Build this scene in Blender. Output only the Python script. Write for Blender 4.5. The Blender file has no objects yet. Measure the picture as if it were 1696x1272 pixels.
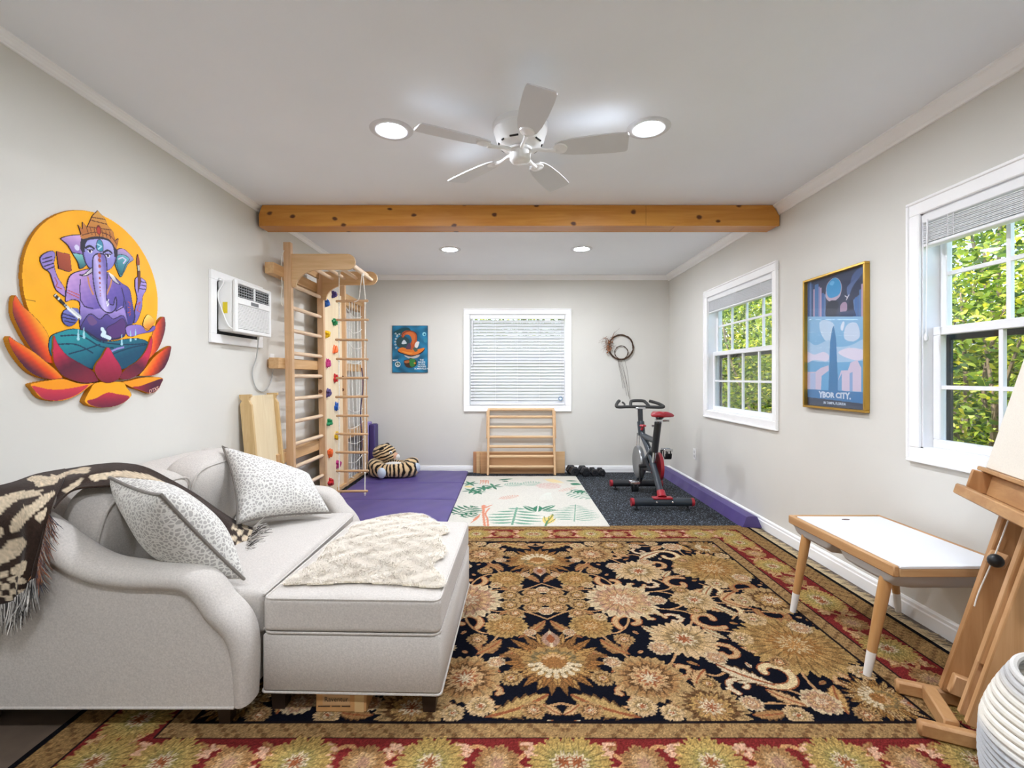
import bpy, bmesh, math, random
import numpy as np
from mathutils import Vector, Matrix
random.seed(7); rng = np.random.default_rng(11)
PI = math.pi
sc = bpy.context.scene
C = sc.collection
# ---------------------------------------------------------------- room numbers (metres)
F_PX, VX, VY, EYE = 790.0, 842.0, 625.0, 1.19
XL, XR, YB, YF, ZC = -1.87, 2.006, 5.95, -1.3, 2.46
CR_L, CR_R = .036, .058
def on_left(px, py, X=XL):        # photo point on a plane X = const -> (Y, Z)
    Y = X*F_PX/(px-VX); return (Y, EYE-(py-VY)*Y/F_PX)
def on_flat(px, py, z=0.0):       # photo point on a level plane -> (X, Y)
    Y = F_PX*(EYE-z)/(py-VY); return ((px-VX)*Y/F_PX, Y)
def on_depth(px, py, Y):
    return ((px-VX)*Y/F_PX, EYE-(py-VY)*Y/F_PX)
# ---------------------------------------------------------------- colour
def lin1(c): return c/12.92 if c <= .04045 else ((c+.055)/1.055)**2.4
def hexc(h):
    h = h.lstrip('#'); return tuple(int(h[i:i+2], 16)/255 for i in (0, 2, 4))
def lin(h):
    c = hexc(h) if isinstance(h, str) else h
    return tuple(lin1(x) for x in c)
def arr_lin(a):
    a = np.clip(a, 0, 1); return np.where(a <= .04045, a/12.92, ((a+.055)/1.055)**2.4)
# ---------------------------------------------------------------- materials
class NT:
    def __init__(s, name):
        s.m = bpy.data.materials.new(name); s.m.use_nodes = True
        s.t = s.m.node_tree; s.b = s.t.nodes['Principled BSDF']; s.out = s.t.nodes['Material Output']
    def n(s, typ, **kw):
        x = s.t.nodes.new(typ)
        for k, v in kw.items(): setattr(x, k, v)
        return x
    def l(s, a, b): s.t.links.new(a, b)
    def coord(s, which='Object', scale=(1, 1, 1), rot=(0, 0, 0)):
        t = s.n('ShaderNodeTexCoord'); m = s.n('ShaderNodeMapping')
        m.inputs['Scale'].default_value = scale; m.inputs['Rotation'].default_value = rot
        s.l(t.outputs[which], m.inputs['Vector']); return m.outputs['Vector']
    def noise(s, vec, scale, detail=3, rough=.5, dist=0):
        x = s.n('ShaderNodeTexNoise'); x.inputs['Scale'].default_value = scale
        x.inputs['Detail'].default_value = detail; x.inputs['Roughness'].default_value = rough
        x.inputs['Distortion'].default_value = dist
        s.l(vec, x.inputs['Vector']); return x.outputs['Fac']
    def ramp(s, fac, stops, interp='LINEAR'):
        r = s.n('ShaderNodeValToRGB'); r.color_ramp.interpolation = interp
        e = r.color_ramp.elements
        while len(e) < len(stops): e.new(.5)
        for el, (p, c) in zip(e, stops):
            el.position = p; el.color = (*lin(c), 1)
        s.l(fac, r.inputs['Fac']); return r.outputs['Color']
    def mix(s, fac, a, b, mode='MIX'):
        x = s.n('ShaderNodeMix'); x.data_type = 'RGBA'; x.blend_type = mode
        for sock, v in ((x.inputs[0], fac), (x.inputs[6], a), (x.inputs[7], b)):
            if hasattr(v, 'is_linked') or isinstance(v, bpy.types.NodeSocket): s.l(v, sock)
            else: sock.default_value = v
        return x.outputs[2]
    def math(s, op, a, b=None):
        x = s.n('ShaderNodeMath', operation=op)
        for sock, v in zip(x.inputs, (a, b)):
            if v is None: continue
            if isinstance(v, bpy.types.NodeSocket): s.l(v, sock)
            else: sock.default_value = v
        return x.outputs[0]
    def bump(s, h, strength=.2, dist=.002):
        x = s.n('ShaderNodeBump'); x.inputs['Strength'].default_value = strength
        x.inputs['Distance'].default_value = dist
        s.l(h, x.inputs['Height']); s.l(x.outputs['Normal'], s.b.inputs['Normal'])
    def set(s, rough=.5, metal=0, spec=.5, sheen=0, coat=0):
        i = s.b.inputs
        i['Roughness'].default_value = rough; i['Metallic'].default_value = metal
        i['Specular IOR Level'].default_value = spec; i['Sheen Weight'].default_value = sheen
        i['Coat Weight'].default_value = coat
    def col(s, c):
        if isinstance(c, bpy.types.NodeSocket): s.l(c, s.b.inputs['Base Color'])
        else: s.b.inputs['Base Color'].default_value = (*lin(c), 1)
_mats = {}
def mat(name, c, rough=.5, metal=0, spec=.5, var=.04, vscale=6, bump=0, bscale=80, sheen=0, coat=0):
    if name in _mats: return _mats[name]
    t = NT(name); t.set(rough, metal, spec, sheen, coat)
    v = t.coord()
    k = hexc(c)
    a = tuple(max(0, x*(1-var)) for x in k); b = tuple(min(1, x*(1+var)) for x in k)
    t.col(t.ramp(t.noise(v, vscale, 4), [(.3, a), (.7, b)]))
    if bump: t.bump(t.noise(v, bscale, 3), bump)
    _mats[name] = t.m; return t.m
def wood(name, c1, c2, axis='Z', rough=.5, scale=14, knots=None, coat=0, var=1):
    if name in _mats: return _mats[name]
    t = NT(name); t.set(rough, 0, .4, 0, coat)
    k = dict(X=(.07, 1, 1), Y=(1, .07, 1), Z=(1, 1, .07))[axis]
    v = t.coord('Object', k)
    f = t.noise(v, scale*2.2, 5, .6, 1.2)
    base = t.ramp(f, [(.3, c1), (.5, tuple((a+b)/2 for a, b in zip(hexc(c1), hexc(c2)))), (.68, c2)])
    fine = t.noise(t.coord('Object', tuple(x*3 for x in k)), scale*9, 2)
    base = t.mix(t.ramp(fine, [(.35, '#000000'), (.65, '#3a3a3a')]), base, (*lin(c2), 1))
    if knots:
        vo = t.n('ShaderNodeTexVoronoi'); vo.inputs['Scale'].default_value = knots[0]
        vo.voronoi_dimensions = '2D'
        nk = t.n('ShaderNodeTexNoise'); nk.inputs['Scale'].default_value = 22; t.l(v, nk.inputs['Vector'])
        ad = t.n('ShaderNodeVectorMath', operation='MULTIPLY_ADD'); ad.inputs[1].default_value = (.035,)*3
        t.l(nk.outputs['Color'], ad.inputs[0]); t.l(t.coord('Object', (.7, 1, 1), (PI/2, 0, 0)), ad.inputs[2]); t.l(ad.outputs[0], vo.inputs['Vector'])
        r = t.ramp(vo.outputs['Distance'], [(knots[1]*.5, '#ffffff'), (knots[1], '#000000')])
        base = t.mix(r, base, (*lin(knots[2]), 1))
    t.col(base); t.bump(f, .08, .001)
    _mats[name] = t.m; return t.m
def vcol(name, rough=.8, bump=0, bscale=400, sheen=0, spec=.3, var=0, vscale=300, coat=0):
    if name in _mats: return _mats[name]
    t = NT(name); t.set(rough, 0, spec, sheen, coat)
    a = t.n('ShaderNodeVertexColor'); a.layer_name = 'Col'
    c = a.outputs['Color']
    if var:
        r = t.ramp(t.noise(t.coord(), vscale, 3), [(.25, (1-var,)*3), (.75, (1, 1, 1))])
        c = t.mix(1.0, c, r, 'MULTIPLY')
    t.l(c, t.b.inputs['Base Color'])
    if bump: t.bump(t.noise(t.coord(), bscale, 3), bump, .004)
    _mats[name] = t.m; return t.m
def fabric(name, c, rough=.95, bump=.35, scale=1700, var=.05, sheen=.25):
    if name in _mats: return _mats[name]
    t = NT(name); t.set(rough, 0, .2, sheen)
    v = t.coord()
    k = hexc(c); a = tuple(x*(1-var) for x in k); b = tuple(min(1, x*(1+var)) for x in k)
    f = t.noise(v, 150, 3, .6); g = t.noise(v, scale*.42, 2, .6)
    f2 = t.math('ADD', t.math('MULTIPLY', f, .4), t.math('MULTIPLY', g, .6))
    t.col(t.ramp(f2, [(.35, a), (.65, b)])); t.bump(g, bump, .0015)
    _mats[name] = t.m; return t.m
def emis(name, c, strength):
    t = NT(name); t.b.inputs['Emission Color'].default_value = (*lin(c), 1)
    t.b.inputs['Emission Strength'].default_value = strength; t.col(c); return t.m
# ---------------------------------------------------------------- mesh building (world coordinates)
def rotm(ax, deg): return Matrix.Rotation(math.radians(deg), 3, ax)
class M:
    def __init__(s): s.v = []; s.f = []
    def add(s, vs, fs):
        o = len(s.v); s.v += [tuple(v) for v in vs]; s.f += [tuple(i+o for i in f) for f in fs]; return s
    def box(s, lo, hi, b=0, R=None, c=None):
        lo, hi = Vector(lo), Vector(hi); c0 = (lo+hi)/2; h = (hi-lo)/2
        b = min(b, h.x*.49, h.y*.49, h.z*.49)
        vs = []; fs = []
        if b <= 0:
            for x in (-1, 1):
                for y in (-1, 1):
                    for z in (-1, 1): vs.append(Vector((x*h.x, y*h.y, z*h.z)))
            fs = [(0, 1, 3, 2), (4, 6, 7, 5), (0, 4, 5, 1), (2, 3, 7, 6), (0, 2, 6, 4), (1, 5, 7, 3)]
        else:
            idx = {}
            for x in (-1, 1):
                for y in (-1, 1):
                    for z in (-1, 1):
                        for a in range(3):
                            p = [x*(h.x-b), y*(h.y-b), z*(h.z-b)]; p[a] += (x, y, z)[a]*b
                            idx[(x, y, z, a)] = len(vs); vs.append(Vector(p))
            for a in range(3):
                o = [i for i in range(3) if i != a]
                for sg in (-1, 1):
                    q = []
                    for (p1, p2) in ((-1, -1), (1, -1), (1, 1), (-1, 1)):
                        k = [0, 0, 0]; k[a] = sg; k[o[0]] = p1; k[o[1]] = p2; q.append(idx[(*k, a)])
                    fs.append(tuple(q))
                for s1 in (-1, 1):
                    for s2 in (-1, 1):
                        k0 = [0]*3; k0[a] = -1; k0[o[0]] = s1; k0[o[1]] = s2
                        k1 = list(k0); k1[a] = 1
                        fs.append((idx[(*k0, o[0])], idx[(*k1, o[0])], idx[(*k1, o[1])], idx[(*k0, o[1])]))
            for x in (-1, 1):
                for y in (-1, 1):
                    for z in (-1, 1): fs.append(tuple(idx[(x, y, z, a)] for a in range(3)))
        if R is not None: vs = [R @ v for v in vs]
        cc = Vector(c) if c is not None else c0
        return s.add([v+cc for v in vs], fs)
    def bar(s, p0, p1, w, h, up=(0, 0, 1), b=0):      # box from p0 to p1, w across, h along up
        p0, p1 = Vector(p0), Vector(p1); d = p1-p0; L = d.length; d.normalize()
        up = Vector(up); side = d.cross(up)
        if side.length < 1e-5: side = d.cross(Vector((1, 0, 0)))
        side.normalize(); u = side.cross(d).normalized()
        R = Matrix((d, side, u)).transposed()
        return s.box((-L/2, -w/2, -h/2), (L/2, w/2, h/2), b, R, (p0+p1)/2)
    def tube(s, path, r, n=10, closed=False, cap=True, sy=1, up=None):
        P = [Vector(p) for p in path]; m = len(P)
        rs = r if isinstance(r, (list, tuple)) else [r]*m
        T = []
        for i in range(m):
            a = P[(i-1) % m] if (closed or i > 0) else P[i]; b2 = P[(i+1) % m] if (closed or i < m-1) else P[i]
            T.append((b2-a).normalized())
        if up is not None: N = Vector(up)
        else:
            N = Vector((0, 0, 1)) if abs(T[0].z) < .9 else Vector((1, 0, 0))
        vs = []; fs = []
        for i in range(m):
            if up is not None: N = Vector(up)
            N = (N-T[i]*N.dot(T[i])).normalized(); B = T[i].cross(N)
            for k in range(n):
                a = 2*PI*k/n; vs.append(P[i]+(N*math.cos(a)*sy+B*math.sin(a))*rs[i])
        for i in range(m if closed else m-1):
            j = (i+1) % m
            for k in range(n):
                k2 = (k+1) % n; fs.append((i*n+k, i*n+k2, j*n+k2, j*n+k))
        if cap and not closed:
            fs.append(tuple(range(n))[::-1]); fs.append(tuple((m-1)*n+k for k in range(n)))
        return s.add(vs, fs)
    def cyl(s, p0, p1, r, n=16, r2=None): return s.tube([p0, p1], [r, r if r2 is None else r2], n)
    def lathe(s, prof, c=(0, 0, 0), R=None, n=32):   # prof [(r, z)], around z
        vs = []; fs = []; m = len(prof)
        for (r, z) in prof:
            for k in range(n):
                a = 2*PI*k/n; v = Vector((r*math.cos(a), r*math.sin(a), z))
                vs.append((R @ v if R is not None else v)+Vector(c))
        for i in range(m-1):
            for k in range(n):
                k2 = (k+1) % n; fs.append((i*n+k, i*n+k2, (i+1)*n+k2, (i+1)*n+k))
        if tuple(prof[0]) == tuple(prof[-1]): return s.add(vs, fs)
        if prof[0][0] > 1e-6: fs.append(tuple(range(n))[::-1])
        if prof[-1][0] > 1e-6: fs.append(tuple((m-1)*n+k for k in range(n)))
        return s.add(vs, fs)
    def prism(s, poly, fn0, fn1):                     # poly 2D; fn maps (a,b) to 3D
        n = len(poly); vs = [fn0(*p) for p in poly]+[fn1(*p) for p in poly]
        fs = [tuple(range(n))[::-1], tuple(range(n, 2*n))]
        for i in range(n):
            j = (i+1) % n; fs.append((i, j, n+j, n+i))
        return s.add(vs, fs)
    def ell(s, c, r, R=None, nu=20, nv=12):
        prof = []; vs = []; fs = []
        for i in range(nv+1):
            t = PI*i/nv
            for k in range(nu):
                a = 2*PI*k/nu; v = Vector((r[0]*math.sin(t)*math.cos(a), r[1]*math.sin(t)*math.sin(a), r[2]*math.cos(t)))
                vs.append((R @ v if R is not None else v)+Vector(c))
        for i in range(nv):
            for k in range(nu):
                k2 = (k+1) % nu; fs.append((i*nu+k, (i+1)*nu+k, (i+1)*nu+k2, i*nu+k2))
        return s.add(vs, fs)
    def grid(s, fn, nu, nv, cu=False, cv=False):
        vs = [fn(i/(nu if cu else nu-1), j/(nv if cv else nv-1)) for i in range(nu) for j in range(nv)]
        fs = []
        for i in range(nu if cu else nu-1):
            for j in range(nv if cv else nv-1):
                i2 = (i+1) % nu; j2 = (j+1) % nv
                fs.append((i*nv+j, i2*nv+j, i2*nv+j2, i*nv+j2))
        return s.add(vs, fs)
    def xf(s, R=None, t=(0, 0, 0)):
        s.v = [tuple((R @ Vector(v) if R is not None else Vector(v))+Vector(t)) for v in s.v]; return s
    def build(s, name, m, parent=None, smooth=40, recalc=True, loc=None, weld=True):
        return link(name, s.v, s.f, m, parent, smooth, recalc, loc, weld)
def link(name, v, f, m, parent=None, smooth=40, recalc=True, loc=None, weld=True, cols=None):
    me = bpy.data.meshes.new(name)
    if loc is None:
        if parent is not None: loc = WORLD[parent.name]
        else:
            a = np.array(v); loc = ((a[:, 0].min()+a[:, 0].max())/2, (a[:, 1].min()+a[:, 1].max())/2, a[:, 2].min())
    a = np.asarray(v, dtype=float)-np.array(loc)
    me.from_pydata(a.tolist() if cols is None else a, [], f)
    if cols is not None:
        at = me.color_attributes.new('Col', 'FLOAT_COLOR', 'POINT')
        c4 = np.ones((len(a), 4), dtype=np.float32); c4[:, :3] = cols
        at.data.foreach_set('color', c4.ravel())
    if recalc:
        bm = bmesh.new(); bm.from_mesh(me)
        if weld: bmesh.ops.remove_doubles(bm, verts=bm.verts, dist=1e-6)
        bmesh.ops.recalc_face_normals(bm, faces=bm.faces); bm.to_mesh(me); bm.free()
    if smooth:
        me.polygons.foreach_set('use_smooth', [True]*len(me.polygons))
        if smooth < 180: me.set_sharp_from_angle(angle=math.radians(smooth))
    me.materials.append(m); me.update()
    o = bpy.data.objects.new(name, me); C.objects.link(o)
    if parent is not None:
        o.parent = parent; o.location = Vector(loc)-Vector(WORLD[parent.name])
    else: o.location = loc
    WORLD[o.name] = tuple(loc)
    return o
WORLD = {}
def tag(o, label, cat, group=None, kind=None):
    if label: o['label'] = label
    if cat: o['category'] = cat
    if group: o['group'] = group
    if kind: o['kind'] = kind
    return o
def thing(name, loc, label, cat, group=None):
    o = bpy.data.objects.new(name, None); o.empty_display_size = .05; C.objects.link(o); o.location = loc
    WORLD[o.name] = tuple(loc); return tag(o, label, cat, group)
def struct(o): o['kind'] = 'structure'; return o
def sframe(name, loc):
    o = bpy.data.objects.new(name, None); o.empty_display_size = .05; C.objects.link(o); o.location = loc
    WORLD[o.name] = tuple(loc); return struct(o)
def text(name, s, size, fn, m, parent, bold=.0, align='CENTER', depth=.0008, warp=None, stretch=1.0):
    cu = bpy.data.curves.new(name, 'FONT'); cu.body = s; cu.size = size; cu.align_x = align; cu.align_y = 'CENTER'
    cu.offset = bold; cu.extrude = depth/2; cu.resolution_u = 3
    o = bpy.data.objects.new(name, cu); C.objects.link(o)
    bpy.context.view_layer.update()
    me = bpy.data.meshes.new_from_object(o.evaluated_get(bpy.context.evaluated_depsgraph_get()))
    C.objects.unlink(o); bpy.data.objects.remove(o); bpy.data.curves.remove(cu)
    v = []
    for p in me.vertices:
        x, y, z = p.co; x *= stretch
        if warp: x, y = warp(x, y)
        v.append(tuple(fn(x, y, z)))
    f = [tuple(p.vertices) for p in me.polygons]
    return link(name, v, f, m, parent, smooth=0, recalc=True, weld=False)
# ---------------------------------------------------------------- painted patterns (colour per vertex)
class R2:
    def __init__(s, x0, y0, x1, y1, res, bg):
        s.x0, s.y0, s.res = x0, y0, res
        s.w = int(round((x1-x0)/res))+1; s.h = int(round((y1-y0)/res))+1
        s.x = x0+np.arange(s.w)*(x1-x0)/(s.w-1); s.y = y0+np.arange(s.h)*(y1-y0)/(s.h-1)
        s.c = np.empty((s.h, s.w, 3)); s.c[:] = hexc(bg)
        s.occ = np.zeros((s.h, s.w), bool)
    def win(s, a, b, c, d):
        i0 = max(0, int((a-s.x0)/s.res)-1); i1 = min(s.w, int((c-s.x0)/s.res)+3)
        j0 = max(0, int((b-s.y0)/s.res)-1); j1 = min(s.h, int((d-s.y0)/s.res)+3)
        if i0 >= i1 or j0 >= j1: return None
        X, Y = np.meshgrid(s.x[i0:i1], s.y[j0:j1]); return slice(j0, j1), slice(i0, i1), X, Y
    def put(s, sj, si, m, col, X=None, Y=None):
        v = s.c[sj, si]
        if callable(col):
            cc = col(X, Y); v[m] = cc[m]
        else: v[m] = hexc(col) if isinstance(col, str) else col
        s.occ[sj, si] |= m
    def inside(s, pts, X, Y):
        m = np.zeros(X.shape, bool); n = len(pts)
        for i in range(n):
            (ax, ay), (bx, by) = pts[i], pts[(i+1) % n]
            if ay == by: continue
            m ^= ((ay > Y) != (by > Y)) & (X < (bx-ax)*(Y-ay)/(by-ay)+ax)
        return m
    def poly(s, pts, col):
        a = np.array(pts); w = s.win(a[:, 0].min(), a[:, 1].min(), a[:, 0].max(), a[:, 1].max())
        if w is None: return s
        sj, si, X, Y = w; s.put(sj, si, s.inside(pts, X, Y), col, X, Y); return s
    def line(s, pts, wd, col, closed=False, occ=True):
        a = np.array(pts); mw = np.max(wd) if not np.isscalar(wd) else wd
        w = s.win(a[:, 0].min()-mw, a[:, 1].min()-mw, a[:, 0].max()+mw, a[:, 1].max()+mw)
        if w is None: return s
        sj, si, X, Y = w; m = np.zeros(X.shape, bool); n = len(pts)
        for i in range(n if closed else n-1):
            (ax, ay), (bx, by) = pts[i], pts[(i+1) % n]; dx, dy = bx-ax, by-ay; L = dx*dx+dy*dy+1e-12
            t = np.clip(((X-ax)*dx+(Y-ay)*dy)/L, 0, 1)
            ww = wd if np.isscalar(wd) else wd[i]+(wd[(i+1) % n]-wd[i])*t
            m |= (X-ax-t*dx)**2+(Y-ay-t*dy)**2 < (ww/2)**2
        s.put(sj, si, m, col, X, Y); return s
    def ell(s, cx, cy, rx, ry, col, ang=0):
        r = max(rx, ry); w = s.win(cx-r, cy-r, cx+r, cy+r)
        if w is None: return s
        sj, si, X, Y = w; ca, sa = math.cos(ang), math.sin(ang)
        u = ((X-cx)*ca+(Y-cy)*sa)/rx; v = (-(X-cx)*sa+(Y-cy)*ca)/ry
        s.put(sj, si, u*u+v*v < 1, col, X, Y); return s
    def flower(s, cx, cy, R, n, bands, ph=0, sx=1, sy=1, jag=.1):
        r = R*1.25*max(sx, sy); w = s.win(cx-r, cy-r, cx+r, cy+r)
        if w is None: return s
        sj, si, X, Y = w; dx, dy = (X-cx)/sx, (Y-cy)/sy; rr = np.hypot(dx, dy); th = np.arctan2(dy, dx)+ph
        q = rr/(R*(1-jag/2+jag*np.abs(np.cos(n*th/2))+jag*.45*np.cos(3*n*th)))
        m = q < 1
        q2 = q+.09*np.cos(n*th)+.05*np.cos(2.7*n*th+rr*90)
        out = np.empty(X.shape+(3,)); out[:] = hexc(bands[-1][1])
        for lim, c in reversed(bands[:-1]): out[q2 < lim] = hexc(c)
        ray = (np.cos(n*2*th+q*3) > .86) & (q > .35) & (q < .93); out[ray] = out[ray]*.74
        s.put(sj, si, m, lambda a, b: out, X, Y); return s
    def leaf(s, p0, p1, wd, col, ser=0, vein=None, bend=0):
        (ax, ay), (bx, by) = p0, p1; L = math.hypot(bx-ax, by-ay); e = wd+abs(bend)*L
        w = s.win(min(ax, bx)-e, min(ay, by)-e, max(ax, bx)+e, max(ay, by)+e)
        if w is None: return s
        sj, si, X, Y = w; ux, uy = (bx-ax)/L, (by-ay)/L
        t = ((X-ax)*ux+(Y-ay)*uy)/L; d = -(X-ax)*uy+(Y-ay)*ux-bend*L*4*np.clip(t, 0, 1)*(1-np.clip(t, 0, 1))
        hw = wd/2*np.sin(PI*np.clip(t, 0, 1)**.85)
        if ser: hw = hw*(1-.35*((t*ser+.0) % 1))
        m = (t > 0) & (t < 1) & (np.abs(d) < hw)
        s.put(sj, si, m, col, X, Y)
        if vein: s.put(sj, si, m & (np.abs(d) < max(wd*.07, s.res*.6)), vein, X, Y)
        return s
    def sheet(s, name, fn, m, parent=None, mask=None, back=None, side='#e09020', loc=None, jitter=0, smooth=0, recalc=False):
        """front face as one mesh; with back(a, b) also the sides, so that it is a board"""
        h, w = s.h, s.w
        cell = np.ones((h-1, w-1), bool) if mask is None else (mask[:-1, :-1] & mask[1:, :-1] & mask[:-1, 1:] & mask[1:, 1:])
        jj, ii = np.nonzero(cell); a = jj*w+ii
        f = np.stack([a, a+1, a+w+1, a+w], 1)
        used = np.zeros(h*w, bool); used[f.ravel()] = True
        remap = np.cumsum(used)-1
        X, Y = np.meshgrid(s.x, s.y)
        V = fn(X.ravel()[used], Y.ravel()[used]); cols = s.c.reshape(-1, 3)[used].copy()
        if jitter: cols = cols*(1+jitter*rng.standard_normal((len(cols), 1)))
        F = remap[f]; faces = F.tolist()
        if back is not None:
            e0 = []
            pad = np.pad(cell, 1)
            for (dj, di, q) in ((-1, 0, (0, 1)), (0, 1, (1, 2)), (1, 0, (2, 3)), (0, -1, (3, 0))):
                nb = pad[1+dj:1+dj+h-1, 1+di:1+di+w-1]
                sel = ~nb[jj, ii]; e0.append(F[sel][:, list(q)])
            E = np.concatenate(e0); n0 = len(V)
            un, inv = np.unique(E.ravel(), return_inverse=True)
            B = back(X.ravel()[used][un], Y.ravel()[used][un]); Fr = V[un]
            V = np.concatenate([V, Fr, B]); k = len(un)
            inv = inv.reshape(-1, 2)
            faces += np.stack([n0+inv[:, 1], n0+inv[:, 0], n0+k+inv[:, 0], n0+k+inv[:, 1]], 1).tolist()
            sc_ = np.tile(np.array(hexc(side)), (2*k, 1)); cols = np.concatenate([cols, sc_])
        return link(name, V, faces, m, parent, smooth, recalc, loc, False, arr_lin(cols))
def smoothpts(pts, n=8, closed=False):
    P = [np.array(p, float) for p in pts]; m = len(P); out = []
    for i in range(m if closed else m-1):
        p0 = P[(i-1) % m] if (closed or i > 0) else P[i]; p1 = P[i]; p2 = P[(i+1) % m]
        p3 = P[(i+2) % m] if (closed or i < m-2) else P[(i+1) % m]
        for k in range(n):
            t = k/n
            out.append(tuple(.5*((2*p1)+(-p0+p2)*t+(2*p0-5*p1+4*p2-p3)*t*t+(-p0+3*p1-3*p2+p3)*t**3)))
    if not closed: out.append(tuple(P[-1]))
    return out
LAMP, SKY, SUN, EXPO = 590, .8, 11, 0.1
# ================================================================ shared materials
wall_m = mat('wall_paint', '#dbd9d2', .75, var=.015, vscale=1.2, bump=.05, bscale=220, spec=.3)
ceil_m = mat('ceiling_paint', '#eef1f5', .6, var=.012, vscale=1.0, bump=.03, bscale=160, spec=.35)
trim_m = mat('white_trim', '#fafafa', .4, var=.01)
vinyl_m = mat('white_vinyl', '#f1f2f4', .35, var=.01)
white_m = mat('white_enamel', '#f0f0f0', .3, var=.01, coat=.3)
plastic_w = mat('white_plastic', '#ececea', .4, var=.015)
black_m = mat('black_plastic', '#18191b', .45, var=.1)
dark_m = mat('dark_gap', '#1d1d1f', .8)
steel_m = mat('chrome', '#c9cbce', .22, metal=1, var=.03)
rope_m = mat('white_rope', '#efece4', .9, var=.05, vscale=60, bump=.3, bscale=300)
pineX = wood('pale_pine_x', '#d0a980', '#ddbf97', 'X'); pineY = wood('pale_pine_y', '#d0a880', '#dfc09a', 'Y')
pineZ = wood('pale_pine_z', '#c9a077', '#d9b78d', 'Z')
glass_t = NT('window_glass'); _b = glass_t
_tr = _b.n('ShaderNodeBsdfTransparent'); _gl = _b.n('ShaderNodeBsdfGlossy'); _gl.inputs['Roughness'].default_value = .02
_fr = _b.n('ShaderNodeLayerWeight'); _fr.inputs['Blend'].default_value = .5; _mx = _b.n('ShaderNodeMixShader')
_f5 = _b.math('ADD', _b.math('MULTIPLY', _b.math('POWER', _fr.outputs['Facing'], 5.0), .90), .04); _b.l(_f5, _mx.inputs[0]); _b.l(_tr.outputs[0], _mx.inputs[1]); _b.l(_gl.outputs[0], _mx.inputs[2]); _b.l(_mx.outputs[0], _b.out.inputs['Surface'])
glass_m = glass_t.m
# ================================================================ shell
T = .14
W1 = dict(y=YB, a=-.557, b=.783, z0=.765, z1=2.045)             # back window, casing outline
W2 = dict(a=3.537, b=4.861, z0=.791, z1=2.059)                  # right wall
W3 = dict(a=1.06, b=2.383, z0=.777, z1=2.05)
CAS = .07
def ins(w): return w['a']+CAS-.012, w['b']-CAS+.012, w['z0']+CAS-.012, w['z1']-CAS+.012
struct(M().box((XL-.1, YF-.1, -.12), (XR+T, YB+T, 0)).build('floor', mat('floor_boards', '#5e5044', .55, var=.12, vscale=9)))
struct(M().box((XL-.1, YF-.1, ZC), (XR+T, YB+T, ZC+.12)).build('ceiling', ceil_m))
struct(M().box((XL-T, YF, 0), (XL, YB+T, ZC)).build('wall_left', wall_m))
struct(M().box((XL, YF-T, 0), (XR, YF, ZC)).build('wall_front', wall_m))
m = M()
a, b, z0, z1 = ins(W1)
for lo, hi in (((XL, 0), (a, ZC)), ((b, 0), (XR+T, ZC)), ((a, 0), (b, z0)), ((a, z1), (b, ZC))):
    m.box((lo[0], YB, lo[1]), (hi[0], YB+T, hi[1]))
struct(m.build('wall_back', wall_m, smooth=0, weld=False))
m = M(); ys = [YF]
for w in (W3, W2):
    a, b, z0, z1 = ins(w)
    m.box((XR, ys[-1], 0), (XR+T, a, ZC)); m.box((XR, a, 0), (XR+T, b, z0)); m.box((XR, a, z1), (XR+T, b, ZC)); ys.append(b)
m.box((XR, ys[-1], 0), (XR+T, YB, ZC))
struct(m.build('wall_right', wall_m, smooth=0, weld=False))
# crown mouldings and baseboards
def crown(w, h): return [(0, -h), (w*.22, -h), (w*.3, -h*.86), (w*.42, -h*.78), (w*.5, -h*.5), (w*.72, -h*.26), (w*.82, -h*.2), (w, -h*.16), (w, 0), (0, 0)]
pl = crown(CR_L, .038); pr = crown(CR_R, .068); pb = crown(.05, .058)
struct(M().prism(pl, lambda a, b: (XL+a, YF, ZC+b), lambda a, b: (XL+a, YB, ZC+b)).build('trim_1', trim_m, smooth=25))
struct(M().prism(pr, lambda a, b: (XR-a, YF, ZC+b), lambda a, b: (XR-a, YB, ZC+b)).build('trim_2', trim_m, smooth=25))
struct(M().prism(pb, lambda a, b: (XL, YB-a, ZC+b), lambda a, b: (XR, YB-a, ZC+b)).build('trim_3', trim_m, smooth=25))
bb = [(0, 0), (.016, 0), (.016, .06), (.012, .066), (.012, .08), (.006, .088), (0, .09)]
struct(M().prism(bb, lambda a, b: (XL+a, YF, b), lambda a, b: (XL+a, YB, b)).build('baseboard_left', trim_m, smooth=20))
struct(M().prism(bb, lambda a, b: (XR-a, YF, b), lambda a, b: (XR-a, YB, b)).build('baseboard_right', trim_m, smooth=20))
struct(M().prism(bb, lambda a, b: (XL, YB-a, b), lambda a, b: (XR, YB-a, b)).build('baseboard_back', trim_m, smooth=20))
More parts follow.
